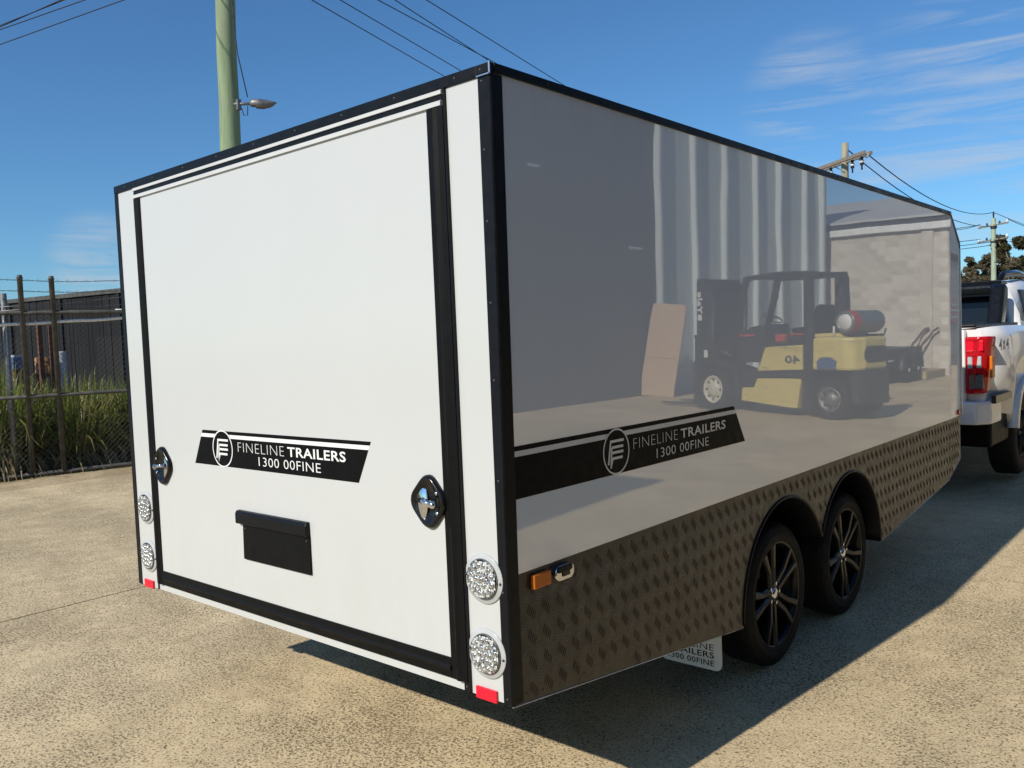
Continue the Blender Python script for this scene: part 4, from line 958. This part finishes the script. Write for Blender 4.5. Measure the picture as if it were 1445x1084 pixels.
# dark wall behind
W1 = Vector((-27.0, 6.62, G)); W2 = Vector((-14.0, 9.40, G)); wd_ = (W2-W1); wl = wd_.length; wd_.normalize(); wq = Vector((-wd_.y, wd_.x, 0))
DW = thing('board_wall', 'tall charcoal board wall with capping in the yard behind the fence', 'wall', W1)
bd = MB(); x = 0
while x < wl:
    p = random.uniform(0, 0.02); a = wd_*x-wq*p; b = wd_*(x+0.145)-wq*p
    bd.add([a, b, b+Vector((0, 0, 3.2)), a+Vector((0, 0, 3.2)), a+wq*0.05, b+wq*0.05, b+wq*0.05+Vector((0, 0, 3.2)), a+wq*0.05+Vector((0, 0, 3.2))], [(0, 1, 2, 3), (0, 3, 7, 4), (1, 5, 6, 2), (4, 7, 6, 5)]); x += 0.155
bd.obj('board', M_paling, DW, kind='stuff')
def wbeam(x0, x1, z0, z1, p):
    a = wd_*x0-wq*p; b = wd_*x1-wq*p; c = wq*(p+0.1)
    return MB().add([a+Vector((0, 0, z0)), b+Vector((0, 0, z0)), b+Vector((0, 0, z1)), a+Vector((0, 0, z1)), a+c+Vector((0, 0, z0)), b+c+Vector((0, 0, z0)), b+c+Vector((0, 0, z1)), a+c+Vector((0, 0, z1))], [(0, 1, 2, 3), (7, 6, 5, 4), (0, 4, 5, 1), (1, 5, 6, 2), (2, 6, 7, 3), (3, 7, 4, 0)])
wbeam(-0.1, wl+0.1, 3.2, 3.31, 0.06).obj('capping', M_fpost, DW)
for x in (0.3, 2.3, 4.6, 7.0, 9.4, 11.8): wbeam(x, x+0.12, 0, 3.18, 0.07).obj('wall_post', M_paling, DW)
# odds and ends in the neighbouring yard
tp = thing('timber_stack', 'small stack of orange timber offcuts on a trestle behind the grass', 'timber stack', (-17.0, 5.05, G), math.radians(-15))
for j in range(4):
    for i in range(3): MB().box(-0.2, 0.2, -0.14+0.095*i, -0.05+0.095*i, 1.30+j*0.085, 1.38+j*0.085).xf(lambda v, a=random.uniform(-0.05, 0.05): v+Vector((a, 0, 0))).obj('timber', M_wood, tp)
MB().box(-0.2, 0.2, -0.16, 0.16, 1.22, 1.297).obj('trestle_top', M_rust, tp)
for y in (-0.12, 0.12): MB().box(-0.04, 0.04, y-0.03, y+0.03, 0, 1.218).obj('trestle_leg', M_rust, tp)
dr = thing('plastic_roll', 'pale grey plastic roll standing upright beside the orange timber stack', 'plastic roll', (-17.0, 5.38, G))
MB().lathe([(0, 0), (0.12, 0), (0.125, 0.1), (0.125, 1.7), (0.11, 1.74), (0.05, 1.74), (0.05, 1.6), (0, 1.6)], (0, 0, 0), (0, 0, 1), 20).obj('roll_body', M_drum, dr)
bc = thing('plastic_crate', 'blue plastic crates on a stand at far left behind the fence', 'crate', (-17.0, 4.55, G))
for j in range(2):
    b_ = MB(); z = 1.42+0.12*j
    for x0, x1, y0, y1 in ((-0.2, -0.17, -0.13, 0.13), (0.17, 0.2, -0.13, 0.13), (-0.17, 0.17, -0.13, -0.10), (-0.17, 0.17, 0.10, 0.13)): b_.box(x0, x1, y0, y1, z, z+0.11)
    b_.box(-0.17, 0.17, -0.10, 0.10, z, z+0.02); b_.obj('crate_shell', M_bluec, bc)
MB().box(-0.14, 0.14, -0.09, 0.09, 1.655, 1.70).obj('crate_contents', M_drum, bc)
MB().box(-0.2, 0.2, -0.14, 0.14, 0, 1.417).obj('stand', M_rust, bc)
for lab, px_, py_, hh in (('left rusty steel post standing behind the fence', -12.55, 3.38, 2.18), ('right rusty steel post standing behind the fence', -12.5, 3.52, 2.1)):
    o = MB().box(-0.032, 0.032, -0.032, 0.032, 0, hh).box(-0.045, 0.045, -0.045, 0.045, 0, 0.02).obj('steel_post', M_rust, loc=(px_, py_, G)); tag(o, lab, 'post', 'rusty posts behind the fence')

# ------------------------------------------------------------------ yard side that the glossy panel mirrors: workshop, block building, forklift
WS = thing('workshop_shed', 'tall grey workshop with a dark roller door and ribbed wall facing trailer', 'building', (9.1, 5.0, G))
HW_ = 7.6
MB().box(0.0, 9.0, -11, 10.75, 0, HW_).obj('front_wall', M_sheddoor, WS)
# ribbed wall, turned a little into the sun
y0r, y1r = 15.76-5.0, 23.85-5.0; tl_ = -0.12
def rx(y): return (y-y0r)*tl_
wv = MB().prism([(9.0, y0r+0.01), (0.0, y0r+0.01), (rx(y1r), y1r), (9.0, y1r)], 'z', 0, HW_); wv.obj('side_wall', M_shed, WS)
for yy in (15.84, 17.24, 18.54, 19.95, 21.2, 22.49, 23.47):
    y = yy-5.0; x = rx(y); MB().prism([(x+0.02, y-0.06), (x-0.125, y-0.06), (x-0.145, y-0.02), (x-0.145, y+0.06), (x+0.02, y+0.12)], 'z', 0, HW_-0.02).obj('rib', M_shed, WS)
MB().prism([(0.6, y0r-0.2), (rx(y0r)-0.40, y0r-0.2), (rx(y1r)-0.40, y1r+0.1), (0.6, y1r+0.1)], 'z', HW_+0.003, HW_+0.25).obj('eave', M_roofm, WS)
MB().box(-0.2, 9.1, -11.1, y0r-0.21, HW_+0.003, HW_+0.25).obj('eave', M_roofm, WS)
for yy, zz, ln in ((11.28, 4.28, 0.35), (14.85, 2.86, 0.55)):
    MB().box(-0.05, -0.002, yy-5-ln/2, yy-5+ln/2, zz-G-0.03, zz-G+0.03).obj('wall_lamp', M_gutw, WS)
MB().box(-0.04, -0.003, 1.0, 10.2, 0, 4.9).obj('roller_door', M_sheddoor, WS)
# the workshop's other wing stands behind the camera; its corner throws the pointed shadow the panel mirrors
WW = thing('workshop_wing', 'tall grey workshop wing whose corner shades the yard beside the trailer', 'building', (2.15, -4.0, G))
MB().box(0, 16, -10, 0, 0, 6.85).obj('wall', M_shed, WW)
MB().box(-0.05, 16.05, -10.05, 0.05, 6.853, 6.93).obj('roof', M_roofm, WW)
MB().box(3, 7.5, 0.003, 0.06, 0, 4.6).obj('roller_door', M_sheddoor, WW)
for k in range(9): MB().box(0.1+1.9*k, 0.2+1.9*k, 0.002, 0.05, 4.65, 6.8).obj('rib', M_shed, WW)
# block building
BB = thing('block_building', 'grey concrete block building with white gutter and sloping metal roof', 'building', (4.82, 24.2, G))
MB().box(0.01, 8.0, 0.0005, 26, 0, 4.15).obj('wall_core', M_mortar, BB)
bw1, bh1 = 0.43, 0.205
blks = [MB().box(0.005, bw1-0.006, -0.0, 0.006, 0.005, bh1-0.006).mesh('concrete_block', m_, 0.003) for m_ in (M_block, pm('pale_concrete_block', (0.57, 0.515, 0.43), 0.92, var=0.12, vs=3), pm('brown_concrete_block', (0.47, 0.415, 0.34), 0.92, var=0.14, vs=3))]
cnt = 0
for j in range(20):
    off = 0 if j % 2 == 0 else -bw1/2
    for i in range(13):
        x = i*bw1+off
        if x < -0.01: continue
        o = mk('concrete_block', random.choice(blks), BB, (x, -random.uniform(0.002, 0.005), j*bh1)); cnt += 1
MB().box(-0.02, 0.009, 0.03, 26, 0, 4.15).obj('side_wall', M_block, BB)
for x in (0.42,): MB().box(x, x+0.30, -0.06, -0.012, 0, 4.1).obj('shade_band', M_block, BB)  # plain strip built to stand for a band of shade on the wall
MB().box(-0.12, 8.2, -0.14, 0.0, 4.11, 4.31).obj('gutter', M_gutw, BB, bevel=0.02)
MB().box(-0.05, 8.1, -0.03, 0.06, 4.313, 4.46).obj('shadow_strip', M_steel, BB)  # dark strip stands in for the shadow line above the gutter
rf = MB().prism([(-0.10, 4.47), (-0.10, 4.53), (7.5, 6.1), (26.2, 6.1), (26.2, 4.47)], 'x', -0.1, 8.2); rf.obj('roof', M_roofm, BB)
MB().tube([(1.2, 2.5, 4.9), (1.2, 2.5, 5.6)], 0.07, 8).obj('roof_vent', M_gal, BB)
SG = thing('wall_sign', 'red sign board with white stripes on the block building side wall', 'sign', (4.775, 36, G))
MB().box(-0.02, 0.0, 0, 6, 1.45, 2.45).obj('sign_board', M_sign, SG)
for z in (1.65, 1.95, 2.2): MB().box(-0.024, -0.021, 0.4, 5.6, z, z+0.08).obj('sign_stripe', M_gutw, SG)
# curved pipe rails leaning at the wall
PR = thing('pipe_rail', 'bent dark pipe rails leaning against the block building wall', 'pipe rail', (5.0, 23.6, G))
for dx in (0, 0.25): MB().tube([(0.05+dx, 0.45, 1.35), (0.18+dx, 0.42, 1.25), (0.40+dx, 0.3, 0.9), (0.60+dx, 0.1, 0.4), (0.65+dx, 0.1, 0.0)], 0.03, 8).obj('pipe', M_rust, PR)
PB = thing('concrete_plinth', 'low concrete plinth at the block building wall', 'plinth', (4.85, 22.2, G)); MB().box(0, 1.1, 0, 1.7, 0, 0.22).obj('plinth_body', M_conc_d, PB, bevel=0.02)
o = MB().box(0, 0.5, 0, 0.3, 0, 0.1).sphere((0.35, 0.1, 0.14), 0.12, 6, 1.4, 1, 0.7).obj('white_bag', M_gutw, loc=(5.35, 22.4, G+0.22)); tag(o, 'crumpled white bag lying on the concrete plinth', 'bag')
# second, small dark trailer parked by the block wall
T2 = thing('box_trailer', 'small dark tandem box trailer parked before the block building', 'trailer', (5.16, 20.0, G))
MB().box(0, 1.7, 0, 3.0, 0.35, 0.86).obj('tray', M_steel, T2, bevel=0.02)
for y in (1.0, 1.75):
    ls = []
    for k in range(13):
        a = PI*k/12; ls.append([(x, y+r_*math.cos(a), 0.34+r_*math.sin(a)) for r_, x in ((0.40, -0.26), (0.43, -0.26), (0.43, 0.0), (0.40, 0.0))])
    mb = MB(); vs = [p for r_ in ls for p in r_]; mb.add(vs, [(k*4+j, k*4+(j+1) % 4, k*4+4+(j+1) % 4, k*4+4+j) for k in range(12) for j in range(4)], True); mb.obj('mudguard', M_fkblk, T2)
    MB().lathe([(0.0, 0.03), (0.05, 0.03), (0.18, 0.0), (0.2, 0.02), (0.3, 0.015), (0.33, -0.03), (0.33, -0.17), (0.2, -0.18)], (-0.22, y, 0.33), (-1, 0, 0), 28).obj('wheel', M_tyre, T2)
    MB().lathe([(0.0, 0.045), (0.05, 0.04), (0.055, 0.03)], (-0.22, y, 0.33), (-1, 0, 0), 14).obj('hub_cap', M_gutw, T2)
MB().tube([(0.1, 3.0, 0.45), (0.85, 4.2, 0.45), (1.6, 3.0, 0.45)], 0.04, 8).obj('drawbar', M_steel, T2)
MB().box(-0.012, -0.001, 0.1, 0.45, 0.55, 0.6).obj('marker_lamp', M_gutw, T2)
# two cardboard sheets leaning
CB = thing('cardboard_sheet', 'tall brown cardboard sheet standing beside the forklift', 'cardboard', (8.65, 14.95, G))
MB().add([(-0.46, 0, 0), (0.48, 0.0, 0.02), (0.16, 0.22, 2.12), (-0.66, 0.22, 2.04), (-0.46, 0.02, 0), (0.48, 0.02, 0.02), (0.16, 0.24, 2.12), (-0.66, 0.24, 2.04)], [(0, 1, 2, 3), (7, 6, 5, 4), (0, 4, 5, 1), (1, 5, 6, 2), (2, 6, 7, 3), (3, 7, 4, 0)]).obj('sheet', M_card, CB)
MB().add([(-0.49, 0.075, 0.86), (0.33, 0.075, 0.88), (0.33, 0.085, 0.92), (-0.5, 0.085, 0.90)], [(0, 1, 2, 3)]).obj('fold_crease', M_card, CB)
MB().box(0.3, 0.62, 0.35, 0.75, 0, 1.3).obj('prop', M_fkblk, CB)

# forklift: x forward, y left, z up; origin at right rear wheel contact
FK = thing('forklift', 'worn yellow and black forklift with gas bottle parked in the yard', 'forklift', (3.5616, 11.9466, G), math.radians(14.23))
def fb(x0, x1, y0, y1, z0, z1): return MB().box(x0, x1, y0, y1, z0, z1)
fb(0.30, 2.1, 0.17, 0.90, 0.22, 0.735).obj('frame', M_fkblk, FK, bevel=0.02)
# counterweight upper
cwp = [(0.34, 0.02), (-0.24, 0.02), (-0.40, 0.09), (-0.50, 0.26), (-0.50, 0.78), (-0.40, 0.95), (-0.24, 1.02), (0.34, 1.02)]
cw = MB().prism(cwp, 'z', 0.80, 1.34).obj('counterweight', M_yel, FK, bevel=0.05)
cwl = [(0.30, 0.06), (-0.36, 0.07), (-0.46, 0.14), (-0.55, 0.28), (-0.55, 0.78), (-0.46, 0.93), (-0.36, 1.0), (0.30, 1.0)]
MB().prism([(-0.345, 0.08)]+cwl[1:-1]+[(-0.345, 1.0)], 'z', 0.27, 0.797).obj('counterweight_base', M_fkblk, FK, bevel=0.04)
MB().box(-0.344, 0.34, 0.22, 0.85, 0.45, 0.797).obj('engine_bay', M_fkblk, FK)
def off_poly(P0, P1, z0, z1, th):
    a = Vector((P0[0], P0[1], 0)); b = Vector((P1[0], P1[1], 0)); d = (b-a).normalized(); q = Vector((d.y, -d.x, 0))*th
    return [(a.x, a.y, z0), (b.x, b.y, z0), (b.x, b.y, z1), (a.x, a.y, z1), (a.x+q.x, a.y+q.y, z0), (b.x+q.x, b.y+q.y, z0), (b.x+q.x, b.y+q.y, z1), (a.x+q.x, a.y+q.y, z1)]
BF = [(0, 1, 2, 3), (7, 6, 5, 4), (0, 4, 5, 1), (1, 5, 6, 2), (2, 6, 7, 3), (3, 7, 4, 0)]
rec = MB(); 
o = rrect(-0.86, -0.60, 0.93, 1.19, 0.09, 5, (1, 0, 0, 1)); 
rec.prism(rrect(0.24, 0.80, 0.93, 1.19, 0.10, 5, (1, 1, 1, 1)), 'x', -0.507, -0.49)
rec.obj('grille_recess', M_fkblk, FK)
MB().add([(0.22-0.0, 0.014, 0.82), (-0.1, 0.014, 0.82), (-0.12, 0.014, 0.95), (-0.02, 0.014, 1.01), (0.16, 0.014, 1.01), (0.24, 0.014, 0.94)], [(0, 1, 2, 3, 4, 5)]).obj('paint_smear', M_blue, FK)
# hood, side panel, step
MB().prism([(0.36, 1.345), (0.36, 1.40), (-0.10, 1.40), (-0.18, 1.345)], 'y', 0.12, 0.92).obj('hood_rear', M_yel, FK)
MB().prism([(0.53, 0.80), (1.45, 0.76), (1.28, 1.17), (0.53, 1.22)], 'y', 0.02, 0.09).obj('side_panel', M_yel, FK, bevel=0.01)
MB().prism([(0.53, 0.80), (1.45, 0.76), (1.28, 1.17), (0.53, 1.22)], 'y', 0.98, 1.04).obj('side_panel', M_yel, FK, bevel=0.01)
MB().prism([(0.56, 0.66), (1.46, 0.63), (1.55, 0.46), (1.81, 0.45), (1.83, 0.22), (0.64, 0.14)], 'y', 0.03, 0.16).obj('step_panel', M_yel, FK, bevel=0.01)
MB().prism([(0.56, 0.66), (1.46, 0.63), (1.55, 0.46), (1.81, 0.45), (1.83, 0.22), (0.64, 0.14)], 'y', 0.92, 1.03).obj('step_panel', M_yel, FK, bevel=0.01)
MB().box(0.36, 1.35, 0.095, 0.975, 0.745, 1.26).obj('engine_cover', M_fkblk, FK, bevel=0.03)
fb(0.36, 1.5, 0.0, 0.1, 0.67, 0.76).obj('trim_band', M_fkblk, FK)
lettering('lettering', '40', 0.30, 0.14, lambda x, z: (0.58+x, 0.0185, 0.90+z), M_leddark, FK, 0.03)
# cab pillars
for y in (0.03, 0.93):
    MB().prism([(0.34, 0.16), (0.535, 0.16), (0.52, 2.36), (0.37, 2.36)], 'y', y, y+(0.08 if y < 0.5 else 0.22)).obj('pillar', M_fkblk, FK, bevel=0.01)
    MB().add(*beam((2.06, y+0.04, 1.10), (1.74, y+0.04, 2.38), 0.07, 0.10)).obj('pillar', M_fkblk, FK)
    MB().prism([(0.30, 2.35), (1.80, 2.36), (1.78, 2.43), (1.0, 2.47), (0.32, 2.44)], 'y', y, y+0.085).obj('roof_rail', M_fkblk, FK, bevel=0.01)
for k in range(7): fb(0.33+0.235*k, 0.37+0.235*k, 0.116, 0.929, 2.385, 2.425).obj('roof_bar', M_fkblk, FK)
MB().sphere((1.75, 0.9, 2.08), 0.085, 7, 0.8, 0.6, 1).obj('mirror', M_fkblk, FK)
# seat, steering
MB().prism([(0.42, 1.40), (0.95, 1.40), (0.98, 1.50), (0.56, 1.53), (0.50, 1.86), (0.38, 1.90), (0.34, 1.55)], 'y', 0.30, 0.76).obj('seat', M_rubber, FK, bevel=0.04)
MB().box(0.36, 1.15, 0.2, 0.9, 1.262, 1.40).obj('seat_base', M_fkblk, FK, bevel=0.03)
MB().lathe([(0.165, 0.0), (0.175, 0.012), (0.187, 0.0), (0.175, -0.012)], (1.50, 0.5, 1.68), (-0.5, 0, 0.87), 28, closed=True).tube([(1.50, 0.33, 1.68), (1.50, 0.67, 1.68)], 0.012, 6).tube([(1.50, 0.5, 1.68), (1.70, 0.5, 1.25)], 0.035, 8).obj('steering_wheel', M_rubber, FK)
MB().prism([(1.45, 0.9), (2.08, 0.9), (2.08, 1.36), (1.80, 1.52), (1.45, 1.58)], 'y', 0.20, 0.95).obj('dash_cowl', M_fkblk, FK, bevel=0.05)
fb(0.95, 1.12, 0.10, 0.22, 1.265, 1.40).obj('valve_block', M_red, FK, bevel=0.02)
fb(1.62, 2.0, 0.135, 0.17, 1.36, 1.40).obj('hose_cover', M_red, FK, bevel=0.01)
fb(0.56, 0.9, 0.16, 0.20, 1.38, 1.41).obj('hose_cover', M_red, FK, bevel=0.01)
MB().tube([(-0.03, 0.1, 1.34), (-0.03, 0.1, 1.52)], 0.022, 8).obj('lever', M_gutw, FK)
# gas bottle on its rack
tk = MB().lathe([(0.0, 0.06), (0.10, 0.055), (0.135, 0.02), (0.155, 0.0), (0.18, 0.02), (0.185, 0.1), (0.185, 0.72), (0.15, 0.80), (0.06, 0.84), (0.0, 0.84)], (-0.22, 0.10, 1.585), (-0.08, 0.99, 0), 28).obj('gas_bottle', M_tank, FK)
MB().lathe([(0.0, 0.0), (0.12, -0.002), (0.13, 0.02)], (-0.22, 0.095, 1.585), (-0.08, 0.99, 0), 24).obj('bottle_end', M_gutw, tk)
MB().lathe([(0.186, 0.02), (0.190, 0.08), (0.188, 0.17)], (-0.22, 0.10, 1.585), (-0.08, 0.99, 0), 28).obj('red_band', M_red, tk)
MB().tube([(0.0, 0.25, 1.36), (-0.44, 0.25, 1.36), (-0.48, 0.25, 1.44)], 0.02, 6).tube([(-0.02, 0.8, 1.36), (-0.46, 0.8, 1.36), (-0.50, 0.8, 1.46)], 0.02, 6).tube([(-0.2, 0.25, 1.36), (-0.2, 0.8, 1.36)], 0.02, 6).obj('bottle_rack', M_fkblk, FK)
# wheels
def fwheel(x, r, w_, rim_r, y, sgn, mat):
    wl_ = MB().lathe([(rim_r, 0.0), (rim_r+0.03, 0.012), (r-0.05, 0.012), (r-0.01, -0.02), (r, -0.05), (r, -w_+0.04), (r-0.05, -w_), (rim_r, -w_)], (x, y, r), (0, sgn, 0), 36).obj('wheel', M_tyre, FK)
    MB().lathe([(rim_r, 0.0), (rim_r-0.02, 0.012), (rim_r-0.035, -0.01), (rim_r*0.6, -0.04), (rim_r*0.55, -0.01), (rim_r*0.3, 0.01), (0, 0.015)], (x, y, r), (0, sgn, 0), 32).obj('rim', mat, wl_)
    nb = MB()
    for k in range(8): nb.lathe([(0.0, -0.005), (0.02, -0.008), (0.02, -0.04)], (x+rim_r*0.72*math.cos(k*PI/4), y, r+rim_r*0.72*math.sin(k*PI/4)), (0, sgn, 0), 6, False)
    nb.obj('wheel_nut', M_steel, wl_, kind='stuff')
fwheel(2.46, 0.40, 0.30, 0.255, 0.0, -1, M_cream); fwheel(2.46, 0.40, 0.30, 0.255, 1.05, 1, M_cream)
fwheel(0.0, 0.335, 0.24, 0.20, 0.0, -1, M_gal); fwheel(0.0, 0.335, 0.24, 0.20, 1.04, 1, M_gal)
MB().prism([(1.86, 0.3), (1.86, 0.62), (2.05, 0.86), (2.35, 0.95), (2.85, 0.93), (2.85, 0.86), (2.4, 0.87), (2.1, 0.78), (1.95, 0.6), (1.95, 0.3)], 'y', 0.02, 0.30).obj('fender', M_fkblk, FK)
# mast
for y in (0.12, 1.0):
    MB().prism([(2.80, 0.06), (3.0, 0.06), (2.96, 2.46), (2.76, 2.46)], 'y', y, y+0.10).obj('mast_rail', M_fkblk, FK)
    MB().prism([(2.70, 0.10), (2.80, 0.10), (2.76, 2.38), (2.66, 2.38)], 'y', y+0.06, y+0.15).obj('mast_rail', M_fkblk, FK)
    MB().tube([(2.66, y+0.09, 0.4), (2.62, y+0.09, 2.1)], 0.05, 10).obj('lift_cylinder', M_fkblk, FK)
    MB().tube([(2.1, y+0.05, 1.0), (2.7, y+0.05, 1.2)], 0.045, 8).obj('tilt_cylinder', M_fkblk, FK)
for z0, z1 in ((2.32, 2.45), (1.2, 1.32), (0.28, 0.42)): MB().box(2.70, 2.95, 0.22, 1.0, z0, z1).obj('mast_cross_member', M_fkblk, FK)
MB().box(2.765, 2.79, 0.28, 0.99, 0.425, 2.315).obj('mast_guard', M_fkblk, FK)
MB().box(3.0, 3.08, 0.12, 1.18, 0.10, 0.62).obj('carriage', M_fkblk, FK, bevel=0.01)
for k in range(7): MB().box(3.02, 3.05, 0.14+0.165*k, 0.18+0.165*k, 0.62, 1.35).obj('backrest_bar', M_fkblk, FK)
MB().box(3.015, 3.055, 0.12, 1.18, 1.35, 1.40).obj('backrest_top', M_fkblk, FK)
for y in (0.32, 0.88): MB().prism([(3.08, 0.62), (3.12, 0.62), (3.12, 0.10), (4.15, 0.06), (4.15, 0.045), (3.08, 0.045)], 'y', y, y+0.12).obj('fork', M_steel, FK)
def masttext(x, z): return (2.93-z-0.0, 0.1185, 1.80+x)
lettering('lettering', 'Yale', 0.42, 0.125, lambda x, z: (2.955-0.0167*x-z, 0.1185, 1.80+x), M_gutw, FK, 0.03)
MB().box(2.845, 2.945, 0.1175, 0.1195, 1.68, 1.79).obj('emblem_plate', M_gutw, FK)
MB().box(2.70, 2.79, 0.1175, 0.1195, 0.98, 1.12).obj('decal_plate', M_gutw, FK)
